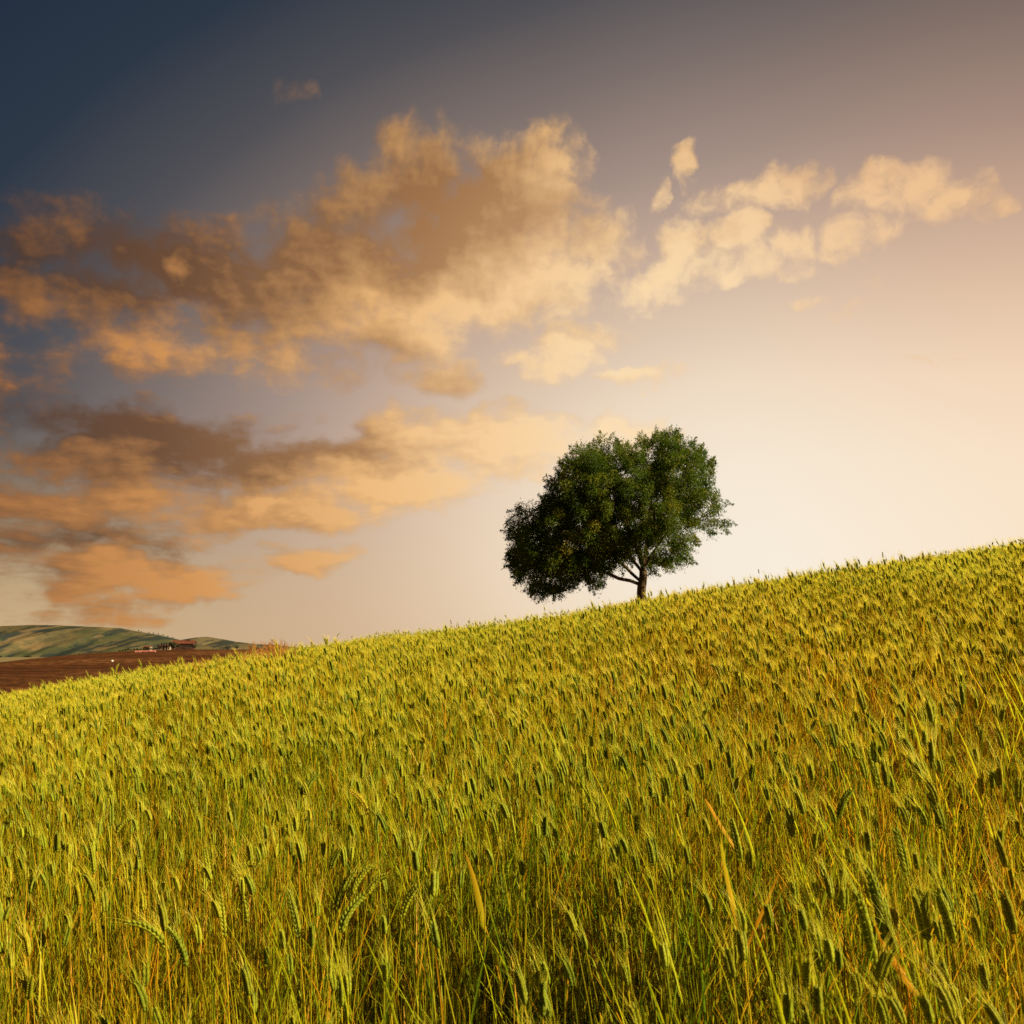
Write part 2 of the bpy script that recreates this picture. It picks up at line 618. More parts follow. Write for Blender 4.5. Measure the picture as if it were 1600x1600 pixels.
def hill_range(name, Yc, half, pxs, pys, seed, mat, gully=1.0):
    pxs, pys = np.array(pxs), np.array(pys)

    def zf(X, Y):
        px = X / Yc * FPX * 0.99 + 800
        top = EYE.z + (1016.5 - np.interp(px, pxs, pys)) / FPX * Yc - PLAIN
        q = (Y - Yc) / half
        gul = .5 * np.abs(fbm(X / 85 + 5, Y / 5000, 3, seed + 60) - .5) * np.clip(fbm(X / 300, Y * 0, 2, seed + 70) * 3 - 1, 0, 1)
        wob = (gul * 1.6 + 1.5 * (fbm(X / 190 + 9, Y / 4000, 4, seed + 40) - 0.5)) * np.clip(-q + .1, 0, 1)
        prof = np.clip(1 - np.abs(q + wob) ** 1.35, 0, 1)
        gl = np.abs(fbm(X / 260 + 3, Y / 1100, 4, seed) - 0.5) * 2
        low = np.clip(1 - prof, 0, 1)
        h = top * (prof ** 1.15) * (1 - gully * 0.75 * np.clip(gl, 0, 1) * np.clip(low * 2.0, 0, 1) * prof)
        return PLAIN - 3 + h
    x0, x1 = (pxs[0] - 800) / FPX * Yc, (pxs[-1] - 800) / FPX * Yc
    return grid_mesh(name, np.linspace(x0, x1, 260), np.linspace(Yc - half * 1.15, Yc + half * 1.15, 120), zf, mat)


def hill_mat(name, stops, sc):
    m, t = material(name)
    tc = t.node('ShaderNodeTexCoord').outputs['Object']
    a = t.noise(t.mapping(tc, sc=(sc, sc * .5, sc * 2)), 1.0, 5, 0.62)
    f = t.noise(tc, .03, 5, 0.7)
    c = t.ramp(a, stops)
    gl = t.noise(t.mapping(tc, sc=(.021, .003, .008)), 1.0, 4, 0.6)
    c = t.mix(t.math('MULTIPLY', t.rng(gl, .47, .56), .85), c, (.020, .028, .026))  # dark bluish stripes paint gully shade into the hill colour
    bare = t.noise(t.mapping(tc, sc=(.011, .004, .01)), 1.0, 3, 0.5, out=0)
    c = t.mix(t.math('MULTIPLY', t.rng(bare, .58, .66), .6), c, (.19, .125, .055))
    c = t.mix(t.rng(f, .60, .68), c, (.035, .045, .02))
    surf(t, c, 1.0, 0.0, f, 0.5, 8)
    return m


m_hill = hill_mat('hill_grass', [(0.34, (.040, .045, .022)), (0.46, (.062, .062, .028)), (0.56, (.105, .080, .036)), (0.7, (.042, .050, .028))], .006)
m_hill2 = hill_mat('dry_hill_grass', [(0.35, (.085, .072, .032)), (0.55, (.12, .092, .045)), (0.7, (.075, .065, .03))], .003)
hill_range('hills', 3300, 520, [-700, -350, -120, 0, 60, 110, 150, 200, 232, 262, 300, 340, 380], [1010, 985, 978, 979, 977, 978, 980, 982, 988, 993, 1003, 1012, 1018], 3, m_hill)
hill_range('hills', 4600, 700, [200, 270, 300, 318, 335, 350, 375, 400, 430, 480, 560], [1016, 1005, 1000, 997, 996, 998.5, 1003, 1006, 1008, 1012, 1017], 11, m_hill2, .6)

# ------------------------------------------------------------------ wheat


def stage(t, name, fallback=0.5):
    a = t.node('ShaderNodeAttribute', attribute_type='INSTANCER', attribute_name=name)
    return a.outputs['Fac']


def wheat_mat(name, ramp_a, ramp_b, trans, gloss, tr_gain=1.15):
    """colour runs with the stalk's own ripeness ('tint') and the piece's tone"""
    m, t = material(name)
    tint = stage(t, 'tint')
    tone = t.node('ShaderNodeAttribute', attribute_type='GEOMETRY', attribute_name='tone').outputs['Fac']
    ca = t.ramp(tone, ramp_a)
    cb = t.ramp(tone, ramp_b)
    c = t.mix(tint, ca, cb)
    c2 = t.vmath('SCALE', c, s=tr_gain)
    leafy(t, c, c2, trans, gloss * .15)
    return m


m_stem = wheat_mat('wheat_stem', [(0, (.22, .24, .007)), (1, (.54, .44, .014))], [(0, (.44, .29, .009)), (1, (.66, .33, .015))], .38, .05)
m_ear = wheat_mat('wheat_ear', [(0, (.15, .20, .010)), (1, (.40, .42, .020))], [(0, (.30, .27, .010)), (1, (.58, .45, .024))], .34, .06)
m_awn = wheat_mat('wheat_awn', [(0, (.56, .56, .028)), (1, (.80, .72, .06))], [(0, (.72, .56, .024)), (1, (.86, .66, .055))], .5, .08)
m_blade = wheat_mat('wheat_blade', [(0, (.14, .26, .008)), (.6, (.48, .50, .012)), (1, (.66, .34, .012))], [(0, (.30, .34, .010)), (.5, (.60, .46, .012)), (1, (.68, .28, .010))], .55, .06)
WM = [m_stem, m_ear, m_awn, m_blade]


def ribbon(mb, pts, wid, side, mat, tone, fold=0.0):
    """a tapering blade along pts"""
    vs, fs = [], []
    n = len(pts)
    for i, p in enumerate(pts):
        d = (pts[min(i + 1, n - 1)] - pts[max(i - 1, 0)]).normalized()
        s = (side - d * side.dot(d)).normalized()
        up = d.cross(s)
        if fold:
            vs += [p - s * wid[i] + up * wid[i] * fold, p, p + s * wid[i] + up * wid[i] * fold]
        else:
            vs += [p - s * wid[i], p + s * wid[i]]
    k = 3 if fold else 2
    for i in range(n - 1):
        for j in range(k - 1):
            fs.append((i * k + j, i * k + j + 1, (i + 1) * k + j + 1, (i + 1) * k + j))
    mb.add(vs, fs, mat, tone)


def spikelet(mb, p, d, out, L, W, tone, sides=5):
    s = d.cross(out).normalized()
    rings = [(0, .25), (.25, .9), (.55, 1.0), (.82, .6), (1.0, .12)] if sides > 4 else [(0, .3), (.45, 1.0), (1.0, .12)]
    vs, fs = [], []
    for a, r in rings:
        for k in range(sides):
            an = 2 * math.pi * k / sides
            vs.append(p + d * (L * a) + (out * math.cos(an) * .8 + s * math.sin(an)) * W * .5 * r)
    for i in range(len(rings) - 1):
        for k in range(sides):
            k2 = (k + 1) % sides
            fs.append((i * sides + k, i * sides + k2, (i + 1) * sides + k2, (i + 1) * sides + k))
    mb.add(vs, fs, 1, tone)


def make_stalk(seed, lod=0, bare=False, height=None, lean=None, nod=None, ear_len=None, blades=None, big=1.0, split=False):
    """a wheat stalk growing up from the origin and leaning along +X; returns one MB or one per part"""
    r = random.Random(seed)
    H = height or r.uniform(.68, .80)
    lean = r.uniform(-.01, .075) if lean is None else lean
    nod = r.choice((r.uniform(.0, .2), r.uniform(.0, .25), r.uniform(.0, .3), r.uniform(.0, .4), r.uniform(.3, 1.0))) if nod is None else nod
    EL = (ear_len or r.uniform(.030, .050)) * big
    parts = dict(stem=MB(), ear=MB(), awns=MB(), blade=[])
    yb = r.uniform(-.02, .02)
    nseg = (7, 5, 3)[lod]
    P0 = lambda q: Vector((lean * q ** 2.2, yb * math.sin(q * 2.6), H * q))
    pts = [P0(i / nseg) for i in range(nseg + 1)]
    rs = (.0016, .0019, .0028)[lod] * (1 + (big - 1) * .5)
    parts['stem'].tube(pts, [rs * ((1.15 - .4 * i / nseg) if not bare else (.85 if i < nseg - 1 else .12)) for i in range(nseg + 1)], (4, 3, 3)[lod], 0, r.uniform(0, 1), cap=False)
    # ear
    if bare: EL = 0
    d = (P0(1) - P0(.97)).normalized()
    ang = math.atan2(d.x, d.z)
    p = pts[-1]
    ne = (10, 8, 3)[lod]
    tone_e = r.uniform(0, .8)
    axis = [(p, ang)]
    for i in range(ne):
        ang += nod / ne
        p = p + Vector((math.sin(ang), 0, math.cos(ang))) * EL / ne
        axis.append((p, ang))
    roll = r.uniform(0, math.pi)
    Lw = (.0115, .014, .026)[lod] * big
    Ww = (.0074, .0085, .0125)[lod] * big
    awn_w = (.00034, .0006, .0014)[lod]
    AL = r.uniform(.045, .080)
    for i, (p, a) in enumerate(axis[:-1] if not bare else []):
        d = Vector((math.sin(a), 0, math.cos(a)))
        u = Vector((math.cos(a), 0, -math.sin(a)))
        v = Vector((0, 1, 0))
        taper = 1 - .45 * max(0, (i - ne * .55) / (ne * .45)) - (.25 if i == 0 else 0)
        sides = (roll, roll + math.pi, roll + math.pi / 2, roll - math.pi / 2) if lod < 2 else (roll, roll + math.pi)
        for j, ph in enumerate(sides):
            o = u * math.cos(ph) + v * math.sin(ph)
            q = p + d * (EL / ne) * (.5 * (j % 2)) + o * .0022 * big
            dd = (d + o * r.uniform(.28, .42)).normalized()
            spikelet(parts['ear'], q, dd, o, Lw * taper, Ww * taper * (1 if j < 2 else .85), min(1, max(0, tone_e + r.uniform(-.2, .25))), (6, 4, 4)[lod])
            if r.random() < (.48, .75, 1.0)[lod]:
                tip = q + dd * Lw * taper * .9
                ad = (d + o * r.uniform(.03, .16) + Vector((r.uniform(-.06, .06), r.uniform(-.08, .08), 0))).normalized()
                L = AL * r.uniform(.75, 1.1) * (1 - .25 * i / ne)
                k = (4, 3, 2)[lod]
                bend = Vector((r.uniform(.0, .02), 0, -r.uniform(0, .012)))
                ap = [tip + ad * L * x / (k - 1) + bend * (x / (k - 1)) ** 2 for x in range(k)]
                ribbon(parts['awns'], ap, [awn_w * (1 - .75 * x / (k - 1)) for x in range(k)], Vector((r.uniform(-1, 1), r.uniform(-1, 1), .1)).normalized(), 2, r.uniform(0, 1))
    # blades
    nb = blades if blades is not None else (r.choice((2, 3, 3)) if bare else r.choice((1, 2, 2)))
    if lod == 2: nb = min(nb, 2 if bare else 1)
    for b in range(nb):
        q0 = r.uniform(.30, .86) if lod < 2 else r.uniform(.6, .85)
        p = P0(q0)
        ph = r.uniform(0, 2 * math.pi)
        o = Vector((math.cos(ph), math.sin(ph), 0))
        L = r.uniform(.12, .24)
        up = r.uniform(2.2, 6.0)
        curl = r.choice((r.uniform(.0, .4), r.uniform(.0, .5), r.uniform(.0, .8), r.uniform(.5, 1.8)))
        k = (8, 5, 3)[lod]
        bp, pos, a = [], p.copy(), math.atan2(1, up)
        for x in range(k):
            bp.append(pos.copy())
            a += curl / k
            pos = pos + (o * math.sin(a) + Vector((0, 0, 1)) * math.cos(a)) * (L / (k - 1))
        W = (r.uniform(.0011, .0026), r.uniform(.0014, .0028), r.uniform(.0026, .004))[lod]
        wd = [W * (1 - (x / (k - 1)) ** 2.2) + .0004 for x in range(k)]
        sd = o.cross(Vector((0, 0, 1)))
        tw = r.uniform(-.9, .9)
        sd = (sd * math.cos(tw) + o * math.sin(tw)).normalized()
        bm = MB()
        tone = r.choice((0.05, .2, .45, .6, .85, 1.0))
        ribbon(bm, bp, wd, sd, 3, tone, .35 if lod == 0 else 0)
        parts['blade'].append(bm)
    if split:
        return parts
    out = MB()
    for m in [parts['stem'], parts['ear'], parts['awns']] + parts['blade']:
        b = len(out.v)
        out.v += m.v
        out.t += m.t
        out.m += m.m
        out.f += [tuple(i + b for i in f) for f in m.f]
    return out


def make_tuft(seed):
    """low dry leaves at the feet of the stalks"""
    r = random.Random(seed)
    mb = MB()
    for b in range(9):
        ph = r.uniform(0, 2 * math.pi)
        o = Vector((math.cos(ph), math.sin(ph), 0))
        L = r.uniform(.18, .48)
        a, pos, bp, k = r.uniform(.05, .35), o * r.uniform(0, .03), [], 5
        curl = r.uniform(.1, 1.2)
        for x in range(k):
            bp.append(pos.copy())
            a += curl / k
            pos = pos + (o * math.sin(a) + Vector((0, 0, 1)) * math.cos(a)) * (L / (k - 1))
        W = r.uniform(.0012, .0028)
        ribbon(mb, bp, [W * (1 - (x / (k - 1)) ** 2) + .0004 for x in range(k)], o.cross(Vector((0, 0, 1))), 3, r.choice((.1, .3, .6, .8, 1.0)))
    return mb


lib = bpy.data.collections.new('wheat_kinds')      # the kinds the field is sown with; not part of the scene itself
NV = [22, 16, 13]
NE = [13, 9, 8]                                    # of these the first carry ears, the rest are leafy tillers
for L in range(3):
    for i in range(NV[L]):
        bare = i >= NE[L]
        me = make_stalk(100 * L + i, L, bare, height=.60 + .2 * ((i * 7) % 9) / 9 if bare else None).mesh('wheat_plant', WM, smooth=(L == 0))
        o = bpy.data.objects.new('kind_%02d' % (sum(NV[:L]) + i), me)
        lib.objects.link(o)
NT0 = sum(NV)
for i in range(5):
    o = bpy.data.objects.new('kind_%02d' % (NT0 + i), make_tuft(900 + i).mesh('wheat_tuft', WM))
    lib.objects.link(o)

rs = np.random.default_rng(21)
HALF = 0.56
pos, var, rot, scl, tint = [], [], [], [], []


def sow(y0, y1, per_m2, kind, margin=2.6):
    xmax = HALF * y1 + margin
    n = int(per_m2 * 2 * xmax * (y1 - y0))
    x = rs.uniform(-xmax, xmax, n)
    y = rs.uniform(y0, y1, n)
    keep = np.abs(x) < HALF * y + margin
    # sown unevenly: thin and thick patches
    dn = fbm(x * 1.3 + 40, y * 1.3 + 40, 3, 70)
    keep &= rs.random(n) < np.clip(.25 + 2.4 * (dn - .30), .12, 1.0)
    keep &= np.hypot(x, y - .1) > .55
    x, y = x[keep], y[keep]
    n = len(x)
    z = hill_z(x, y) - 0.01
    if kind < 3:
        v = sum(NV[:kind]) + np.where(rs.random(n) < (.23, .34, .42)[kind], rs.integers(0, NE[kind], n), rs.integers(NE[kind], NV[kind], n))
        yaw = np.pi + rs.normal(0.15, .75, n)
        wild = rs.random(n) < .16
        yaw = np.where(wild, rs.uniform(0, 2 * np.pi, n), yaw)
        hgt = 1 + .10 * (fbm(x * .8 + 7, y * .8, 3, 80) - .5) * 2 + rs.normal(0, .065, n) + .08 * (rs.random(n) < .03)
        hgt = np.clip(hgt, .72, 1.24)
        s = hgt
        tilt = rs.normal(.015, .05, n)
    else:
        v = NT0 + rs.integers(0, 5, n)
        yaw = rs.uniform(0, 2 * np.pi, n)
        s = rs.uniform(.7, 1.5, n)
        tilt = rs.normal(0, .08, n)
    ripe = (fbm(x * .55 + 3, y * .45 + 11, 4, 90) - .5) * 2.4 + .27 + rs.normal(0, .24, n)
    ripe = ripe + .22 * np.clip(1 - (y - 1.5) / 3, 0, 1) * (rs.random(n) < .6)
    pos.append(np.stack([x, y, z], 1))
    var.append(v)
    rot.append(np.stack([np.zeros(n), tilt, yaw], 1))
    scl.append(s)
    tint.append(np.clip(ripe, 0, 1))


sow(.35, 4.5, 760, 0)
sow(4.5, 11, 700, 1)
sow(11, 24, 430, 2)
sow(24, 62, 50, 2)
sow(.35, 7, 70, 3)
pos, var, rot, scl, tint = (np.concatenate(a) for a in (pos, var, rot, scl, tint))
print('WHEAT', len(pos))

me = bpy.data.meshes.new('wheat')
me.vertices.add(len(pos))
me.vertices.foreach_set('co', pos.astype(np.float32).ravel())
for nm, ty, data, key in (('rot', 'FLOAT_VECTOR', rot.astype(np.float32).ravel(), 'vector'), ('scl', 'FLOAT', scl.astype(np.float32), 'value'),
                          ('var', 'INT', var.astype(np.int32), 'value'), ('tint', 'FLOAT', tint.astype(np.float32), 'value')):
    me.attributes.new(nm, ty, 'POINT').data.foreach_set(key, data)
me.update()
wheat = bpy.data.objects.new('wheat', me)
col.objects.link(wheat)
tag(wheat, 'dense golden green bearded wheat covering the whole sloping hillside', 'wheat field', kind='stuff')
ng = bpy.data.node_groups.new('wheat_sowing', 'GeometryNodeTree')
ng.interface.new_socket('Geometry', in_out='INPUT', socket_type='NodeSocketGeometry')
ng.interface.new_socket('Geometry', in_out='OUTPUT', socket_type='NodeSocketGeometry')
gi, go = ng.nodes.new('NodeGroupInput'), ng.nodes.new('NodeGroupOutput')
ci = ng.nodes.new('GeometryNodeCollectionInfo')
ci.inputs['Collection'].default_value = lib
ci.inputs['Separate Children'].default_value = True
ci.inputs['Reset Children'].default_value = True
iop = ng.nodes.new('GeometryNodeInstanceOnPoints')
iop.inputs['Pick Instance'].default_value = True


def named(nm, ty):
    n = ng.nodes.new('GeometryNodeInputNamedAttribute')
    n.data_type = ty
    n.inputs['Name'].default_value = nm
    return n.outputs['Attribute']


ng.links.new(gi.outputs[0], iop.inputs['Points'])
ng.links.new(ci.outputs[0], iop.inputs['Instance'])
ng.links.new(named('var', 'INT'), iop.inputs['Instance Index'])
e2r = ng.nodes.new('FunctionNodeEulerToRotation')
ng.links.new(named('rot', 'FLOAT_VECTOR'), e2r.inputs[0])
ng.links.new(e2r.outputs[0], iop.inputs['Rotation'])
ng.links.new(named('scl', 'FLOAT'), iop.inputs['Scale'])
ng.links.new(iop.outputs[0], go.inputs[0])
wheat.modifiers.new('sowing', 'NODES').node_group = ng

# ------------------------------------------------------------------ the lone tree
TREE_Y = 45.0
OUT = np.array([(785, 885), (789, 850), (790, 817), (800, 800), (812, 788), (827, 779), (836, 786), (845, 768), (858, 750), (866, 738), (882, 718), (893, 706), (903, 697),
                (920, 699), (941, 690), (955, 694), (968, 698), (978, 684), (990, 686), (1002, 692), (1016, 684), (1028, 677), (1042, 680), (1060, 691), (1079, 691), (1090, 705),
                (1109, 722), (1113, 740), (1111, 757), (1126, 770), (1130, 795), (1140, 820), (1128, 838), (1112, 832), (1103, 824), (1090, 822), (1086, 845), (1087, 866),
                (1078, 886), (1066, 884), (1055, 893), (1046, 882), (1036, 884), (1026, 899), (1016, 888), (1003, 876), (985, 880), (975, 893), (958, 892), (948, 902), (945, 920),
                (930, 922), (918, 906), (905, 915), (890, 921), (875, 928), (860, 926), (846, 935), (832, 928), (824, 914), (806, 906), (797, 893)], float)
HOLES = [(1026, 852, 10, 16, .2), (1047, 812, 8, 18, .4), (893, 760, 13, 7, .15), (1000, 806, 8, 13, .25), (1003, 858, 9, 10, .1), (1040, 852, 12, 12, .2), (1052, 833, 12, 9, .35), (1068, 848, 20, 34, .42), (1115, 815, 24, 26, .55), (1098, 770, 18, 24, .6), (815, 830, 24, 34, .6), (1107, 790, 14, 22, .55),
         (858, 800, 9, 12, .5), (827, 800, 12, 8, .5), (1008, 735, 8, 7, .45), (1085, 760, 8, 10, .5), (968, 703, 3, 8, .4), (1035, 790, 7, 14, .5), (985, 880, 14, 8, .25),
         (848, 895, 8, 14, .5), (1095, 735, 10, 14, .5), (940, 905, 10, 12, .7), (838, 838, 6, 8, .5)]


def in_poly(x, y):
    ins = np.zeros(len(x), bool)
    n = len(OUT)
    j = n - 1
    for i in range(n):
        xi, yi, xj, yj = *OUT[i], *OUT[j]
        ins ^= ((yi > y) != (yj > y)) & (x < (xj - xi) * (y - yi) / (yj - yi + 1e-12) + xi)
        j = i
    return ins


def edge_dist(x, y):
    best = np.full(len(x), 1e9)
    a = OUT
    b = np.roll(OUT, -1, 0)
    for p, q in zip(a, b):
        d = q - p
        t_ = np.clip(((x - p[0]) * d[0] + (y - p[1]) * d[1]) / (d @ d), 0, 1)
        best = np.minimum(best, np.hypot(x - p[0] - t_ * d[0], y - p[1] - t_ * d[1]))
    return best


tb = at(1003, 925, TREE_Y)
tree = empty('tree', (tb.x, TREE_Y, float(hill_z(tb.x, TREE_Y)) - .1))
tag(tree, 'lone leafy green tree leaning left on the crest of the wheat field', 'tree')
TB = tree.location.copy()


def tp(px, py, dy=0.0):
    return at(px, py, TREE_Y) + Vector((0, dy, 0)) - TB


tr = np.random.default_rng(77)
# clump centres through the crown's volume
N = 9000
x = tr.uniform(783, 1142, N)
y = tr.uniform(676, 938, N)
ok = in_poly(x, y)
x, y = x[ok], y[ok]
ed = edge_dist(x, y)
ok = ed > 4.5
x, y, ed = x[ok], y[ok], ed[ok]
thick = 4.0 * np.sqrt(np.clip(ed, 0, 95) / 95 * (2 - np.clip(ed, 0, 95) / 95))      # half depth in metres
u = tr.uniform(-1, 1, len(x))
u = np.sign(u) * np.abs(u) ** .62
keep = tr.random(len(x)) < .22 + .25 * np.abs(u) + .10 * (ed < 22)
for hx, hy, hrx, hry, hw in HOLES:
    keep &= ~((((x - hx) / hrx) ** 2 + ((y - hy) / hry) ** 2 < 1) & (tr.random(len(x)) > hw))
x, y, u, thick, ed = x[keep], y[keep], u[keep], thick[keep], ed[keep]
NCL = min(1250, len(x))
x, y, u, thick, ed = x[:NCL], y[:NCL], u[:NCL], thick[:NCL], ed[:NCL]
cen = np.array([tp(a, b, c) for a, b, c in zip(x, y, u * thick)])
print('CLUMPS', len(cen))

# limbs drawn where the photograph shows them, then branches grown out to the clumps
LIMBS = [
    [(997, 912, 0), (985, 908, -.2), (966, 905, -.4), (950, 898, -.5), (925, 890, -.6), (890, 886, -.5), (850, 890, -.3)],
    [(999, 906, .1), (989, 896, .3), (978, 883, .5), (960, 866, .8), (930, 845, 1.0), (885, 825, 1.2), (840, 815, 1.2)],
    [(1004, 882, 0), (1000, 860, -.1), (995, 835, -.3), (985, 800, -.6), (970, 760, -.6), (948, 725, -.5)],
    [(1006, 880, 0), (1010, 848, .3), (1015, 815, .5), (1021, 780, .6), (1030, 740, .5), (1040, 705, .4)],
    [(1007, 886, 0), (1020, 862, -.3), (1037, 838, -.5), (1047, 815, -.6), (1062, 790, -.4), (1085, 772, -.2), (1112, 790, 0)],
    [(1005, 888, 0), (992, 862, -1.0), (972, 830, -2.0), (945, 800, -2.7), (905, 780, -3.0)],
    [(1006, 890, .1), (1015, 860, 1.0), (1025, 820, 2.0), (1030, 780, 2.6), (1050, 750, 2.8)],
    [(1003, 892, .1), (985, 860, 1.2), (955, 820, 2.4), (920, 780, 3.0)],
]
nodes, parent, limb_of = [], [], []


def add_node(p, par, limb):
    nodes.append(Vector(p))
    parent.append(par)
    limb_of.append(limb)
    return len(nodes) - 1


g0 = Vector((0, 0, 0))
base = add_node(g0, -1, -1)
k1 = add_node(tp(1002, 926), base, -1)
k2 = add_node(tp(1003, 914), k1, -1)
k3 = add_node(tp(1005, 902), k2, -1)
k4 = add_node(tp(1005, 890), k3, -1)
for li, L in enumerate(LIMBS):
    par = {0: k2, 1: k3}.get(li, k4)
    for q in L:
        par = add_node(tp(*q), par, li)
order = np.argsort([np.linalg.norm(c - np.array(tp(1003, 880))) for c in cen])
rr = random.Random(5)
depth = [0.0] * len(nodes)
for i in range(1, len(nodes)):
    depth[i] = depth[parent[i]] + (nodes[i] - nodes[parent[i]]).length
for ci_ in order[::2]:
    c = Vector(cen[ci_])
    pts = np.array([tuple(p) for p in nodes])
    cost = np.linalg.norm(pts - np.array(c), axis=1) + .12 * np.array(depth) + np.where(np.array(limb_of) < 0, 3.0, 0)
    j = int(np.argmin(cost))
    a = nodes[j]
    dv = c - a
    if dv.length < .12: continue
    n = max(1, int(dv.length / .5))
    par = j
    for s in range(1, n + 1):
        t_ = s / n
        p = a + dv * t_ + Vector((0, 0, 1)) * (.12 * dv.length * math.sin(math.pi * t_)) + Vector((rr.uniform(-1, 1), rr.uniform(-1, 1), rr.uniform(-1, 1))) * (.05 if s < n else 0)
        par = add_node(p, par, limb_of[j])
        depth.append(depth[parent[par]] + (nodes[par] - nodes[parent[par]]).length)
load = [0.0] * len(nodes)
kids = [[] for _ in nodes]
for i, p in enumerate(parent):
    if p >= 0: kids[p].append(i)
for i in range(len(nodes) - 1, -1, -1):
    load[i] = max(load[i], 1.0) if not kids[i] else load[i]
    if parent[i] >= 0: load[parent[i]] += load[i]
rad = [.0135 * l ** .50 for l in load]

m_bark, t = material('tree_bark')
tc = t.node('ShaderNodeTexCoord').outputs['Object']
bn = t.noise(t.mapping(tc, sc=(9, 9, 2.2)), 1.0, 6, 0.7)
surf(t, t.ramp(bn, [(.3, (.035, .022, .012)), (.55, (.11, .07, .035)), (.8, (.2, .14, .07))]), .95, .1, bn, .9, .05)

mbs = {li: MB() for li in range(-1, len(LIMBS))}


def walk(i, first_from):
    """one tube along the thickest line from here, side branches started from it"""
    todo = [(first_from, i)]
    while todo:
        pr, s = todo.pop()
        chain_, rads = ([nodes[pr]] if pr >= 0 else []), ([min(rad[pr], rad[s] * 1.1)] if pr >= 0 else [])
        n_ = s
        li = limb_of[s]
        while True:
            chain_.append(nodes[n_])
            rads.append(rad[n_])
            if not kids[n_]: break
            ks = sorted(kids[n_], key=lambda q: -load[q])
            same = [q for q in ks if limb_of[q] == li]
            for q in ks:
                if not same or q != same[0]: todo.append((n_, q))
            if not same: break
            n_ = same[0]
        if len(chain_) > 1:
            rads[-1] *= .5 if li >= 0 else 1
            mbs[li].tube(chain_, rads, 9 if li < 0 else (7 if rads[0] > .05 else 4), 0, .5)


walk(base, -1)
# root flare
mbs[-1].tube([(0, 0, -.2), (0, 0, .25), (.01, 0, .8)], [.5, .38, .30], 10)
mbs[-1].build('trunk', m_bark, tree, True)
for li in range(len(LIMBS)):
    mbs[li].build('limb', m_bark, tree, True)

# foliage: hanging sprays of small narrow leaves around every clump
LPC = np.where(ed < 14, 135, np.where(ed < 30, 225, 320))
cl = np.repeat(np.arange(len(cen)), LPC)
M = len(cl)
size = tr.uniform(.20, .46, len(cen))
size *= np.where(ed < 16, .72, 1.0)
v = tr.normal(0, 1, (M, 3))
v /= np.linalg.norm(v, axis=1)[:, None]
rad_ = size[cl] * tr.random(M) ** .45
off = v * rad_[:, None] * np.array([1.0, 1.0, .85])
# strands: part of the leaves hang below, the crown's rim reaches outward and up
strand = tr.random(M) < .22
off[strand, 2] -= tr.random(strand.sum()) ** 1.4 * .42
upward = (tr.random(M) < .2) & (y[cl] < 760)
off[upward, 2] += tr.random(upward.sum()) ** 1.6 * .34
# the rim: pointed sprays that reach outward, upward on top and hanging on the flanks
rim = (tr.random(M) < .42) & (ed[cl] < 15)
cxy = np.array([955.0, 815.0])
ang_ = np.arctan2(-(y - cxy[1]), x - cxy[0]) + tr.normal(0, .5, len(cen))
out_ = np.stack([np.cos(ang_), tr.normal(0, .25, len(cen)), np.sin(ang_) + np.where(y < 780, .55, -.5)], 1)
out_ /= np.linalg.norm(out_, axis=1)[:, None]
reach = tr.uniform(.15, .58, len(cen))
tt = tr.random(M) ** .8
spray = out_[cl] * (reach[cl] * tt)[:, None] + tr.normal(0, .075, (M, 3)) * (1.15 - tt)[:, None]
off = np.where(rim[:, None], spray, off)
P0_ = cen[cl] + off
ax = v * .55 + np.array([0.05, 0, -.5]) + tr.normal(0, .5, (M, 3))
up = y[cl] < 740
ax[up, 2] += .75
ax /= np.linalg.norm(ax, axis=1)[:, None]
sd = np.cross(ax, tr.normal(0, 1, (M, 3)))
sd /= np.linalg.norm(sd, axis=1)[:, None] + 1e-9
Ln = tr.uniform(.06, .135, M)[:, None]
Wd = tr.uniform(.013, .025, M)[:, None]
quad = np.stack([P0_, P0_ + ax * Ln * .45 + sd * Wd, P0_ + ax * Ln, P0_ + ax * Ln * .45 - sd * Wd], 1).reshape(-1, 3)
me = bpy.data.meshes.new('crown')
me.vertices.add(4 * M)
me.vertices.foreach_set('co', quad.astype(np.float32).ravel())
me.loops.add(4 * M)
me.loops.foreach_set('vertex_index', np.arange(4 * M, dtype=np.int32))
me.polygons.add(M)
me.polygons.foreach_set('loop_start', np.arange(0, 4 * M, 4, dtype=np.int32))
me.polygons.foreach_set('loop_total', np.full(M, 4, dtype=np.int32))
me.update(calc_edges=True)
me.validate()
tone_leaf = np.clip(.5 + .35 * tr.normal(0, 1, len(cen))[cl] * .6 + tr.normal(0, .22, M), 0, 1)
me.attributes.new('tone', 'FLOAT', 'POINT').data.foreach_set('value', np.repeat(tone_leaf, 4).astype(np.float32))
m_leaf, t = material('tree_leaves')
tone = t.node('ShaderNodeAttribute', attribute_type='GEOMETRY', attribute_name='tone').outputs['Fac']
lc = t.ramp(tone, [(0, (.038, .074, .007)), (.5, (.076, .118, .009)), (.85, (.140, .155, .012)), (1, (.24, .20, .016))])
leafy(t, lc, t.vmath('SCALE', lc, s=1.4), .42, .006, .5)
me.materials.append(m_leaf)
crown = bpy.data.objects.new('crown', me)
col.objects.link(crown)
crown.parent = tree

# ------------------------------------------------------------------ the far farm and its trees


def hit(px, py, zf, y0, y1, n=900):
    """where the line of sight meets a terrain"""
    d = ray(px, py)
    for Y in np.linspace(y0, y1, n):
        q = EYE + d * (Y / d.y)
        if q.z <= float(zf(np.array(q.x), np.array(Y))):
            return q
    return at(px, py, y1)


def on_rise(px, Y):
    q = at(px, 1015, Y)
    return Vector((q.x, Y, float(rise_z(np.array(q.x), np.array(Y)))))


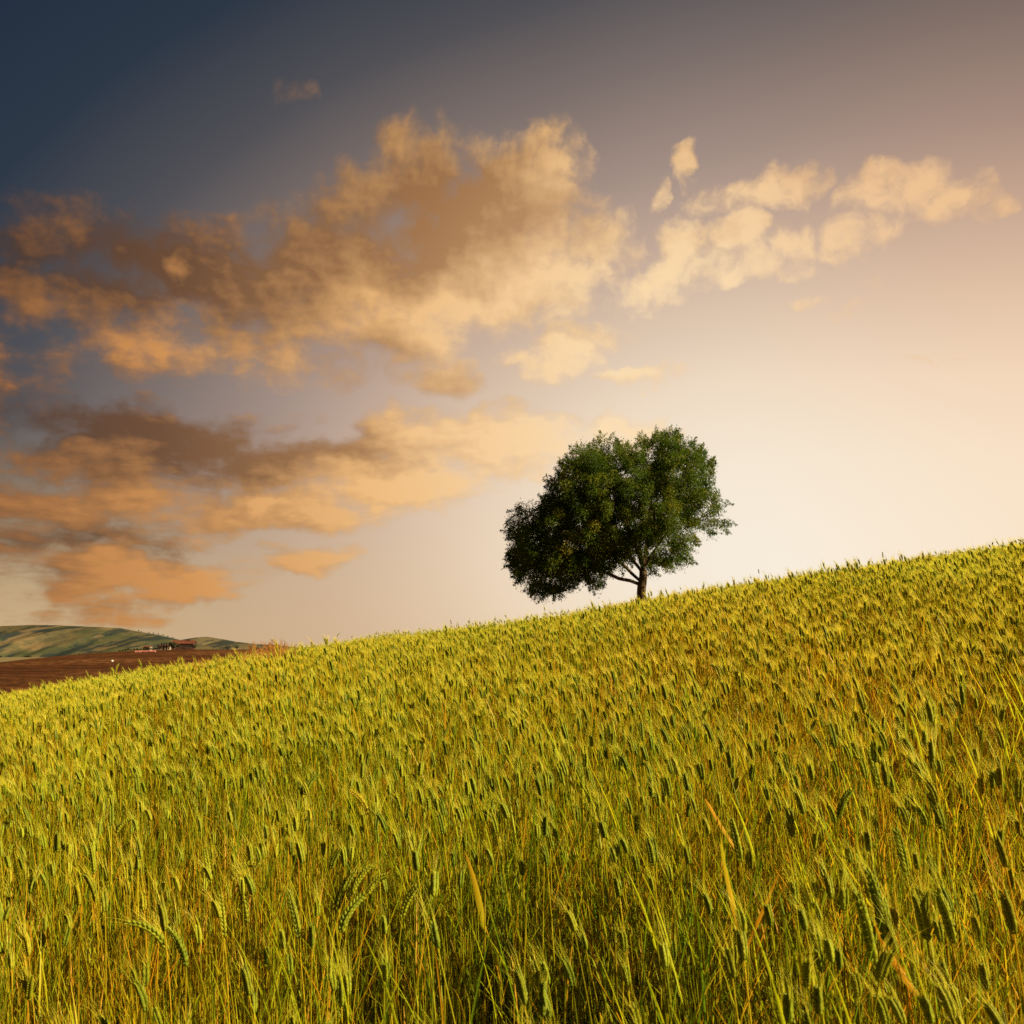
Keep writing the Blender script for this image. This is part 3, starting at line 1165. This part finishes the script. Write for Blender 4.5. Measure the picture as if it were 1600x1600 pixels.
def leaf_mat(name, a, b):
    m, t = material(name)
    tone = t.node('ShaderNodeAttribute', attribute_type='GEOMETRY', attribute_name='tone').outputs['Fac']
    c = t.ramp(tone, [(0, a), (1, b)])
    leafy(t, c, c, .25, .02)
    return m


m_dark = leaf_mat('dark_foliage', (.022, .026, .010), (.060, .055, .018))
m_cyp = leaf_mat('cypress_foliage', (.014, .022, .009), (.035, .04, .014))
m_olv = leaf_mat('olive_foliage', (.045, .055, .02), (.09, .095, .035))


def small_tree(name, label, loc, wdt, hgt, mat, seed, shape='round', trunk=.2, group=None, cat='tree', leaves=520, leaf=.11):
    """a distant tree: tapered trunk with limbs and a crown of many leaf sprays, wdt x hgt metres"""
    r = random.Random(seed)
    root = empty(name, loc, r.uniform(0, 6))
    tag(root, label, cat, group)
    th = hgt * trunk
    b = MB()
    b.tube([(0, 0, -.3), (wdt * .02, 0, th), (wdt * .03, wdt * .02, hgt * .7)], [wdt * .055, wdt * .04, wdt * .012], 6)
    for k in range(4):
        a = r.uniform(0, 6.28)
        b.tube([(0, 0, th * r.uniform(.7, 1.2)), (math.cos(a) * wdt * .16, math.sin(a) * wdt * .16, hgt * .45), (math.cos(a) * wdt * .3, math.sin(a) * wdt * .3, hgt * .65)],
               [wdt * .03, wdt * .02, wdt * .008], 4)
    b.build('trunk', m_bark, root, True)
    c = MB()
    blobs = []
    for k in range(11):
        if shape == 'column':
            z = th + (hgt - th) * (k + .5) / 11
            blobs.append((Vector((r.uniform(-.06, .06) * wdt, r.uniform(-.06, .06) * wdt, z)), wdt * .5 * math.sin(math.pi * min(.97, .12 + .85 * (1 - ((k + .5) / 11)))) ** .7))
        else:
            v = Vector((r.gauss(0, 1), r.gauss(0, 1), r.gauss(0, .8))).normalized() * r.uniform(.55, 1)
            blobs.append((Vector((v.x * wdt * .40, v.y * wdt * .40, th + (hgt - th) * (.5 + .36 * v.z))), min(wdt, hgt) * r.uniform(.15, .24)))
    for k in range(leaves):
        p, R_ = r.choice(blobs)
        v = Vector((r.gauss(0, 1), r.gauss(0, 1), r.gauss(0, 1))).normalized()
        q = p + v * R_ * r.random() ** .4
        a = Vector((r.gauss(0, 1), r.gauss(0, 1), r.gauss(0, 1))).normalized()
        s = a.cross(v).normalized() if a.cross(v).length > 1e-3 else a.orthogonal()
        L = leaf * min(wdt, hgt) * r.uniform(.6, 1.2)
        c.add([q - a * L, q + s * L * .5, q + a * L, q - s * L * .5], [(0, 1, 2, 3)], 0, min(1, max(0, r.gauss(.5, .3))))
    c.build('crown', mat, root)
    return root


MP = CREST_Y / FPX                                  # metres per photo pixel on the crest
# farmhouse
m_brick, t = material('old_brick')
tc = t.node('ShaderNodeTexCoord').outputs['Object']
bn = t.noise(tc, 1.2, 5, .65)
surf(t, t.ramp(bn, [(.35, (.055, .024, .016)), (.6, (.09, .038, .025)), (.75, (.15, .07, .045))]), .95, .05, bn, .4, .05)
m_roof, t = material('roof_tiles')
tc = t.node('ShaderNodeTexCoord').outputs['Object']
wn = t.node('ShaderNodeTexWave', wave_type='BANDS', bands_direction='X')
t.put(wn.inputs['Vector'], tc)
wn.inputs['Scale'].default_value = 1.6
bn2 = t.noise(tc, .9, 4, .6)
surf(t, t.ramp(bn2, [(.3, (.09, .028, .016)), (.7, (.18, .06, .03))]), .9, .1, wn.outputs[1], .6, .08)
m_pale, t = material('lime_plaster')
tc = t.node('ShaderNodeTexCoord').outputs['Object']
bn3 = t.noise(tc, .7, 5, .6)
surf(t, t.ramp(bn3, [(.3, (.22, .165, .11)), (.7, (.34, .27, .19))]), .95, .05)
m_dkwood, t = material('dark_wood')
surf(t, t.ramp(t.noise(t.node('ShaderNodeTexCoord').outputs['Object'], 3, 4, .6), [(.3, (.02, .013, .008)), (.7, (.06, .035, .02))]), .8, .2)
m_glass, t = material('window_glass')
surf(t, (.02, .022, .025), .12, .5)


def gable_house(name, label, loc, rz, Lx, Wy, wall_h, roof_h, wall_m, openings, doors, chimney=True, cat='house'):
    root = empty(name, loc, rz)
    tag(root, label, cat)
    b = MB()
    hx, hy = Lx / 2, Wy / 2
    vs_ = [(-hx, -hy, -1.2), (hx, -hy, -1.2), (hx, hy, -1.2), (-hx, hy, -1.2), (-hx, -hy, wall_h), (hx, -hy, wall_h), (hx, hy, wall_h), (-hx, hy, wall_h), (-hx, 0, wall_h + roof_h), (hx, 0, wall_h + roof_h)]
    b.add(vs_, [(0, 1, 5, 4), (2, 3, 7, 6), (1, 2, 6, 9, 5), (3, 0, 4, 8, 7), (3, 2, 1, 0), (4, 5, 9, 8), (6, 7, 8, 9)])
    b.build('wall', wall_m, root)
    f = MB()
    o = .35
    for sgn in (-1, 1):
        e0, e1 = Vector((-hx - o, sgn * (hy + o), wall_h - o * roof_h / hy + .04)), Vector((hx + o, sgn * (hy + o), wall_h - o * roof_h / hy + .04))
        r0, r1 = Vector((-hx - o, 0, wall_h + roof_h + .04)), Vector((hx + o, 0, wall_h + roof_h + .04))
        up = Vector((0, 0, .16))
        f.add([e0, e1, r1, r0, e0 + up, e1 + up, r1 + up, r0 + up], [(3, 2, 1, 0), (4, 5, 6, 7), (0, 1, 5, 4), (1, 2, 6, 5), (3, 0, 4, 7)])
    rf = f.build('roof', m_roof, root)
    if chimney:
        c = MB()
        c.box(hx * .45, hx * .45 + .7, -.9, -.3, wall_h + roof_h * .5, wall_h + roof_h + .9)
        c.box(hx * .45 - .08, hx * .45 + .78, -.98, -.22, wall_h + roof_h + .902, wall_h + roof_h + 1.05)
        c.build('chimney', wall_m, rf)
    for (wx, wz, ww, wh) in openings:
        g = MB()
        t_ = .09
        for (a0, a1, b0, b1) in ((wx - ww / 2, wx + ww / 2, wz + wh, wz + wh + t_), (wx - ww / 2, wx - ww / 2 + t_, wz, wz + wh), (wx + ww / 2 - t_, wx + ww / 2, wz, wz + wh), (wx - .03, wx + .03, wz, wz + wh)):
            g.box(a0, a1, -hy - .06, -hy - .003, b0, b1)
        win = g.build('window', m_dkwood, root)
        g = MB()
        g.box(wx - ww / 2 + t_, wx + ww / 2 - t_, -hy - .03, -hy - .004, wz + .001, wz + wh - .001)
        g.build('pane', m_glass, win)
        g = MB()
        g.box(wx - ww / 2 - .1, wx + ww / 2 + .1, -hy - .12, -hy - .003, wz - .12, wz - .002)
        g.build('sill', m_pale, win)
    for (dx, dw, dh) in doors:
        g = MB()
        g.box(dx - dw / 2, dx + dw / 2, -hy - .05, -hy - .003, -.1, dh)
        dr = g.build('door', m_dkwood, root)
        g = MB()
        g.box(dx + dw * .35, dx + dw * .4, -hy - .1, -hy - .052, dh * .45, dh * .52)
        g.build('handle', m_pale, dr)
    return root


gable_house('farmhouse', 'red brick farmhouse with tiled gable roof on the ploughed rise', on_rise(287, CREST_Y - 2), .12, 32 * MP, 7.5, 3.3, 1.7, m_brick,
            [(-2.2, 1.0, 1.0, 1.3), (2.6, 1.0, 1.1, 1.4), (4.5, 1.0, 1.1, 1.4)], [(.6, 1.5, 2.3)])
gable_house('barn', 'low pale plastered barn at the left end of the cypress row', on_rise(231, CREST_Y + 4), -.05, 10 * MP, 4.0, 1.9, .5, m_pale,
            [(-1.1, .5, .6, .9), (1.2, .5, .6, .9)], [(.1, .8, 1.5)], False, 'barn')
gable_house('outbuilding', 'pale outbuilding half hidden behind the cypresses beside the farmhouse', on_rise(257, CREST_Y + 6), .04, 16 * MP, 4.5, 2.2, .6, m_pale,
            [(-1.9, .6, .8, 1.0), (1.8, .6, .8, 1.0)], [(.2, 1.0, 1.7)], False, 'farm building')
small_tree('broad_tree', 'broad round dark tree in front of the brick farmhouse gable', on_rise(272, CREST_Y - 12), 21 * MP, 14 * MP, m_dark, 1, leaves=1400, leaf=.075)
small_tree('low_tree', 'low dark tree against the right end of the brick farmhouse', on_rise(303, CREST_Y - 10), 8 * MP, 8 * MP, m_dark, 2)
for k, (px, h) in enumerate([(247, 9), (252, 10.5), (256, 9.5), (260, 10.5), (264, 8.5)]):
    small_tree('cypress', 'slim dark cypress in the row between the pale barn and the farmhouse', on_rise(px, CREST_Y - 2), 2.8 * MP, h * MP, m_cyp, 10 + k, 'column', .08,
               'cypresses beside the farmhouse', 'cypress', 380, .2)
for k, (px, wd, h) in enumerate([(187, 5, 3), (191.5, 4.5, 3.2), (196, 6, 4), (200.5, 4, 5.2), (205, 6, 3.6), (210, 5, 4), (214.5, 6, 4.4), (219.5, 5.5, 4), (224, 5, 4.6), (228.5, 6, 4), (234, 6, 4.4), (239, 6, 4.2), (244, 6, 5)]):
    small_tree('shrub', 'dark round shrub in the hedge row along the ploughed rise', on_rise(px, CREST_Y - 6), wd * MP, h * MP, m_dark, 30 + k, trunk=.08,
               group='hedge row shrubs on the rise', cat='shrub', leaves=330, leaf=.13)
for k, (px, wd, h, lb) in enumerate([(356, 9, 5.5, 'dark bushy tree on the rise, first to the right of the farmhouse'), (370, 8, 5, 'second dark bushy tree to the right of the farmhouse'),
                                     (391, 11, 5.5, 'third bushy tree to the right of the farmhouse, wider than its neighbours'), (401, 6, 4.5, 'small dark bush farthest right on the rise before the wheat')]):
    small_tree('bushy_tree', lb, on_rise(px, CREST_Y - 5), wd * MP, h * MP, m_dark, 60 + k, trunk=.12, leaves=420, leaf=.12)

# pale boulder on the ploughed slope, strip of pink flowers below the farm
m_stone, t = material('pale_stone')
sn = t.noise(t.node('ShaderNodeTexCoord').outputs['Object'], 1.5, 6, .6)
surf(t, t.ramp(sn, [(.3, (.55, .48, .38)), (.7, (.8, .74, .62))]), .9, .1, sn, .5, .1)
q = hit(175, 1034, rise_z, 300, 560)
b = MB()
r = random.Random(8)
rings, seg = 6, 10
vs_ = []
for i in range(rings + 1):
    th = math.pi * i / rings
    for k in range(seg):
        ph = 2 * math.pi * k / seg
        rr_ = 1 + .22 * math.sin(3 * ph + i) + r.uniform(-.1, .1)
        vs_.append((.62 * rr_ * math.sin(th) * math.cos(ph), .45 * rr_ * math.sin(th) * math.sin(ph), .30 + .48 * math.cos(th)))
b.add(vs_, [(i * seg + k, (i + 1) * seg + k, (i + 1) * seg + (k + 1) % seg, i * seg + (k + 1) % seg) for i in range(rings) for k in range(seg)])
o = b.build('boulder', m_stone, None, True)
o.location = q
tag(o, 'small pale boulder lying alone on the dark ploughed slope', 'boulder')

m_pink, t = material('pink_flowers')
fn = t.noise(t.node('ShaderNodeTexCoord').outputs['Object'], .5, 5, .7)
surf(t, t.ramp(fn, [(.35, (.34, .12, .08)), (.6, (.5, .2, .15))]), 1, 0)
b = MB()
r = random.Random(9)
for k in range(5200):                               # low flowering plants, small upright leaves of petals
    px_ = r.uniform(212, 243)
    p = on_rise(px_, CREST_Y - 52 + r.uniform(-7, 7) - abs(px_ - 228) * .2)
    a = r.uniform(0, 6.28)
    s = Vector((math.cos(a), math.sin(a), 0)) * r.uniform(.2, .5)
    h = r.uniform(.2, .5)
    b.add([p - s, p + s, p + s * .6 + Vector((0, 0, h)), p - s * .6 + Vector((0, 0, h))], [(0, 1, 2, 3)])
o = b.build('flower_strip', m_pink)
tag(o, 'strip of pink flowers growing on the ploughed rise below the hedge row', 'flowers', kind='stuff')

# out on the valley side: a shed with its trees, and trees on the hill's ridge
HILLZ = {}


def mesh_height(ob):
    from mathutils.bvhtree import BVHTree
    return BVHTree.FromPolygons([tuple(v_.co) for v_ in ob.data.vertices], [tuple(p.vertices) for p in ob.data.polygons])


bv = mesh_height(bpy.data.objects['hills'])
bv2 = mesh_height(bpy.data.objects['ground'])


def sight(px, py):
    d = ray(px, py).normalized()
    a = bv.ray_cast(EYE, d)
    b_ = bv2.ray_cast(EYE, d)
    c = [h for h in (a, b_) if h[0] is not None]
    return min(c, key=lambda h: h[3])[0] if c else None


def ridge(px):
    """highest point of the hill seen in that direction"""
    lo, hi = 960.0, 1026.0
    for _ in range(40):
        mid = (lo + hi) / 2
        if bv.ray_cast(EYE, ray(px, mid).normalized())[0] is None: lo = mid
        else: hi = mid
    return bv.ray_cast(EYE, ray(px, hi + .15).normalized())[0]


q = sight(138, 1024.2)
if q:
    s = q.y / FPX
    gable_house('shed', 'small red roofed shed alone on the valley side below the hills', q, .1, 7.5 * s, 5 * s * .7, 1.6 * s, 1.3 * s, m_pale, [], [(0, 1.6 * s, 1.3 * s)], False, 'shed')
for k, (px, py, wd, h, lb) in enumerate([(124, 1024, 5, 3, 'dark tree in the clump beside the lonely valley shed, standing farther out'), (129.5, 1024, 6, 3.4, 'dark rounded tree in the valley standing next to the lonely shed')]):
    q = sight(px, py)
    if q:
        s = q.y / FPX
        small_tree('valley_tree', lb, q, wd * s, h * s, m_dark, 80 + k, trunk=.1, leaves=420, leaf=.12)
for k, (px, wd, h) in enumerate([(217, 2.2, 3), (221, 1.6, 2), (233, 2, 2.6), (240, 2.4, 2.6), (247, 2, 3), (255, 2.4, 2.4), (262, 2.6, 2.2), (270, 2.2, 2)]):
    q = ridge(px)
    if q:
        s = q.y / FPX
        small_tree('ridge_tree', 'tiny dark tree on the ridge line of the green hill', q, wd * s, h * s, m_olv, 90 + k, trunk=.15, group='trees along the hill ridge', leaves=160, leaf=.2)

# reddish dry grasses on the wheat's skyline
m_red, t = material('dry_red_grass')
tone = t.node('ShaderNodeAttribute', attribute_type='GEOMETRY', attribute_name='tone').outputs['Fac']
rc = t.ramp(tone, [(0, (.30, .10, .02)), (1, (.55, .24, .05))])
leafy(t, rc, rc, .45, .04)
b = MB()
r = random.Random(12)
for k in range(330):
    px_ = r.choice((r.gauss(438, 9), r.gauss(438, 9), r.gauss(415, 25), r.gauss(320, 14), r.gauss(392, 12)))
    Y = r.uniform(12.5, 17)
    q = at(px_, 1015, Y)
    g = float(hill_z(np.array(q.x), np.array(Y)))
    H = r.uniform(.80, 1.0) if px_ > 400 else r.uniform(.70, .88)
    lean = Vector((-r.uniform(.0, .2), r.uniform(-.08, .08), 0))
    base_ = Vector((q.x, Y, g))
    pts = [base_ + lean * (i / 4) ** 2 + Vector((0, 0, H * i / 4)) for i in range(5)]
    tn = r.random()
    ribbon(b, pts, [.0035, .003, .003, .0025, .001], Vector((1, .2, 0)).normalized(), 0, tn)
    for j in range(7):                              # loose panicle
        p = pts[3] + (pts[4] - pts[3]) * r.uniform(.1, 1)
        e = p + Vector((r.uniform(-.06, .04), r.uniform(-.05, .05), r.uniform(.02, .09)))
        ribbon(b, [p, (p + e) / 2, e], [.0015, .004, .001], Vector((1, .3, 0)).normalized(), 0, min(1, tn + r.uniform(0, .3)))
o = b.build('dry_grass', m_red)
tag(o, 'reddish dry grass poking up along the far edge of the wheat', 'dry grass', kind='stuff')

# ------------------------------------------------------------------ the stalks that stand out of the field


def stalk_at(label, px, py, seed, H=None, lean=None, nod=.2, yaw=180, ear=.06, big=1.15, blades=1, push=0.0, tint=.3, group=None):
    """a stalk whose ear is seen at that place of the field"""
    top = .80 if H is None else H
    d = ray(px, py)
    for Y in np.linspace(.75, 16, 2400):
        q = EYE + d * (Y / d.y)
        if q.z - float(hill_z(np.array(q.x), np.array(Y))) <= top: break
    Y = max(.7, Y - push)
    q = EYE + d * (Y / d.y)
    gz = float(hill_z(np.array(q.x), np.array(Y)))
    ln = .05 if lean is None else lean
    a = R(yaw)
    root = empty('wheat_stalk', (q.x - math.cos(a) * ln, Y - math.sin(a) * ln, gz - .01), a)
    tag(root, label, 'wheat stalk', group)
    P = make_stalk(seed, 0, height=q.z - gz - .4 * ear, lean=ln, nod=nod, ear_len=ear, blades=blades, big=big, split=True)
    kids_ = [P['stem'].build('stem', WM, root, True)]
    e = P['ear'].build('ear', WM, root, True)
    aw = P['awns'].build('awns', WM, e)
    kids_ += [e, aw]
    for bm in P['blade']:
        kids_.append(bm.build('leaf', WM, root, True))
    for k_ in kids_: k_['tint'] = tint
    return root


EARS = [
    ('long thick wheat ear bending far over, lowest in the bottom left corner of the field', 262, 1452, dict(nod=1.1, yaw=200, ear=.085, big=1.35, lean=.12, tint=.15)),
    ('plump wheat ear close under the long bent ear at bottom left', 292, 1478, dict(nod=.6, yaw=190, ear=.075, big=1.2, tint=.1)),
    ('pale curved wheat ear shaped like a sickle near the left edge', 183, 1285, dict(nod=1.3, yaw=10, ear=.07, tint=.25)),
    ('upright knobbly wheat ear below the sickle shaped ear at the left', 145, 1345, dict(nod=.2, yaw=160, ear=.075, tint=.2)),
    ('small round dark wheat ear, highest one standing out on the left half', 337, 1176, dict(nod=.3, yaw=180, ear=.045, big=1.2, tint=.1)),
    ('dark oval wheat ear with a bright rim beside the tall yellow arching ear', 477, 1228, dict(nod=.7, yaw=20, ear=.055, big=1.4, tint=.0)),
    ('tall yellow wheat ear arching to the side of the dark oval ear', 574, 1250, dict(nod=1.0, yaw=170, ear=.085, big=1.1, tint=.95)),
    ('green upright wheat ear just beside the arched hook shaped ear', 328, 1356, dict(nod=.1, yaw=180, ear=.08, big=1.1, tint=.1)),
    ('wheat ear arched over like a hook beside the green upright ear', 361, 1352, dict(nod=1.7, yaw=0, ear=.075, tint=.7)),
    ('upright wheat ear with open spikelets, between the long bent ear and its taller neighbour', 349, 1434, dict(nod=.1, yaw=150, ear=.08, big=1.1, tint=.3)),
    ('slim tall wheat ear standing right next to the ear with open spikelets', 388, 1410, dict(nod=.15, yaw=200, ear=.09, tint=.4)),
    ('slender greenish wheat ear alone left of the pair of fat ears', 468, 1432, dict(nod=.25, yaw=170, ear=.085, tint=.2)),
    ('fat drooping wheat ear, lower one of the fat pair', 531, 1428, dict(nod=.9, yaw=30, ear=.065, big=1.35, tint=.1)),
    ('fat wheat ear, upper one of the fat pair', 526, 1396, dict(nod=.5, yaw=20, ear=.07, big=1.3, tint=.2)),
    ('beaded green wheat ear leaning over above the fat pair', 550, 1372, dict(nod=.8, yaw=10, ear=.075, big=1.1, tint=.1)),
    ('short wheat ear turned down close beside the beaded green ear', 575, 1376, dict(nod=1.2, yaw=0, ear=.055, big=1.15, tint=.2)),
    ('grey green wheat ear near the bottom middle of the field, leaning away', 627, 1408, dict(nod=.6, yaw=340, ear=.065, big=1.2, tint=.1)),
    ('broad dark wheat ear, tallest of the dark ears in the bottom right corner', 1386, 1436, dict(nod=.1, yaw=180, ear=.08, big=1.5, tint=.0)),
    ('dark wheat ear with lit yellow beads, lowest of the dark ears at bottom right', 1363, 1464, dict(nod=.15, yaw=200, ear=.085, big=1.4, tint=.05)),
    ('dark wheat ear closest to the right edge at the bottom of the field', 1488, 1438, dict(nod=.2, yaw=160, ear=.06, big=1.3, tint=.05)),
    ('blunt dark wheat ear between the broad dark ear and the one by the right edge', 1446, 1438, dict(nod=.1, yaw=180, ear=.055, big=1.3, tint=.1)),
    ('shaded wheat ear with a long awn fan in front of dark stems at right', 1412, 1336, dict(nod=.1, yaw=190, ear=.07, big=1.25, tint=.0)),
    ('rounded grey green wheat ear against a dark gap between the stems at right', 1310, 1256, dict(nod=.6, yaw=0, ear=.055, big=1.25, tint=.0)),
    ('large dark wheat ear standing high above the dark gap at right', 1372, 1208, dict(nod=.1, yaw=180, ear=.075, big=1.35, tint=.0)),
    ('dark wheat ear near the right edge at mid height of the field', 1472, 1272, dict(nod=.3, yaw=180, ear=.065, big=1.25, tint=.05)),
    ('dark wheat ear with pale beads beside the orange dry leaf', 1156, 1318, dict(nod=.1, yaw=180, ear=.07, big=1.25, tint=.05)),
    ('dark upright wheat ear poking highest above the field edge at far right', 1380, 868, dict(H=.86, nod=.05, yaw=180, ear=.075, big=1.3, tint=.1, lean=.02)),
    ('single wheat ear poking above the field edge right of the tree', 1186, 893, dict(H=.84, nod=.1, yaw=180, ear=.06, big=1.2, tint=.1, lean=.02)),
    ('wheat ear poking above the field edge between the tree and the reddish grass', 705, 972, dict(H=.84, nod=.3, yaw=180, ear=.055, big=1.2, tint=.3, lean=.03)),
    ('stooping wheat ear poking above the field edge near the reddish grass', 527, 992, dict(H=.86, nod=.8, yaw=0, ear=.055, big=1.2, tint=.3, lean=.03)),
]
for i, (lb, px_, py_, kw) in enumerate(EARS):
    stalk_at(lb, px_, py_, 2000 + i, **kw)

# single broad leaves that catch the light
LEAVES = [
    ('long upright wheat leaf, orange above and green below, at the lower right', 1146, 1375, .30, .0075, (.62, 1.0), 100),
    ('bent dry orange wheat leaf right of the long orange and green leaf', 1190, 1410, .17, .006, (1.0, 1.0), 70),
    ('bright green wheat leaf leaning left in front of dark stems', 1312, 1332, .20, .0075, (.12, .3), 115),
    ('yellow green wheat leaf crossing the leaning bright green leaf', 1298, 1352, .17, .006, (.45, .2), 75),
    ('small yellow wheat leaf right of the bright green leaning leaf', 1348, 1345, .14, .006, (.6, .6), 105),
    ('tall bright green wheat leaf standing upright in the upper right of the field', 1171, 1170, .24, .0075, (.25, .25), 90),
    ('slanting dry orange wheat leaf below the tall bright green leaf', 1120, 1270, .22, .006, (1.0, .9), 118),
    ('stiff green wheat leaf with a yellow tip at the lower right edge', 1420, 1390, .26, .006, (.75, .1), 103),
    ('orange wheat leaf at the very bottom right of the field', 1395, 1490, .16, .007, (1.0, 1.0), 120),
    ('broad orange wheat leaf in the bottom middle of the field', 738, 1385, .20, .008, (.95, .6), 106),
]
for i, (lb, px_, py_, L, W, tones, ang) in enumerate(LEAVES):
    d = ray(px_, py_)
    for Y in np.linspace(.75, 12, 2000):
        q = EYE + d * (Y / d.y)
        if q.z - float(hill_z(np.array(q.x), np.array(Y))) <= .70: break
    Y -= .04
    q = EYE + d * (Y / d.y)
    gz = float(hill_z(np.array(q.x), np.array(Y)))
    r = random.Random(300 + i)
    dirx, dirz = math.cos(R(ang)), math.sin(R(ang))
    foot = q - Vector((dirx, 0, dirz)) * L * .55
    root = empty('leafy_shoot', (foot.x, foot.y, gz - .01))
    tag(root, lb, 'wheat leaf')
    fz = foot.z - gz + .01
    st = MB()
    st.tube([(0, 0, 0), (0, .004, fz * .5), (0, 0, fz), (0, .01, fz + .10)], [.002, .0019, .0017, .0008], 5, 0, .5)
    so = st.build('stem', WM, root, True)
    k = 10
    lm = MB()
    pts, wd = [], []
    for x_ in range(k):
        t_ = x_ / (k - 1)
        bend = .12 * L * math.sin(t_ * 2.2) * (1 if i % 2 else -1)
        pts.append(Vector((dirx * L * t_ + bend * .4, -.03 * t_ * t_, fz + dirz * L * t_)))
        wd.append(W * min(1, .35 + 2.2 * t_) * (1 - t_ ** 2.4) + .0004)
    sd = Vector((1, .35 + .5 * r.random(), 0)).normalized()
    ribbon(lm, pts, wd, sd, 3, .5, .3)
    for j in range(len(lm.t)):
        lm.t[j] = tones[1] + (tones[0] - tones[1]) * (j // 3) / (k - 1)
    lo = lm.build('leaf', WM, root, True)
    for k_ in (so, lo): k_['tint'] = .35
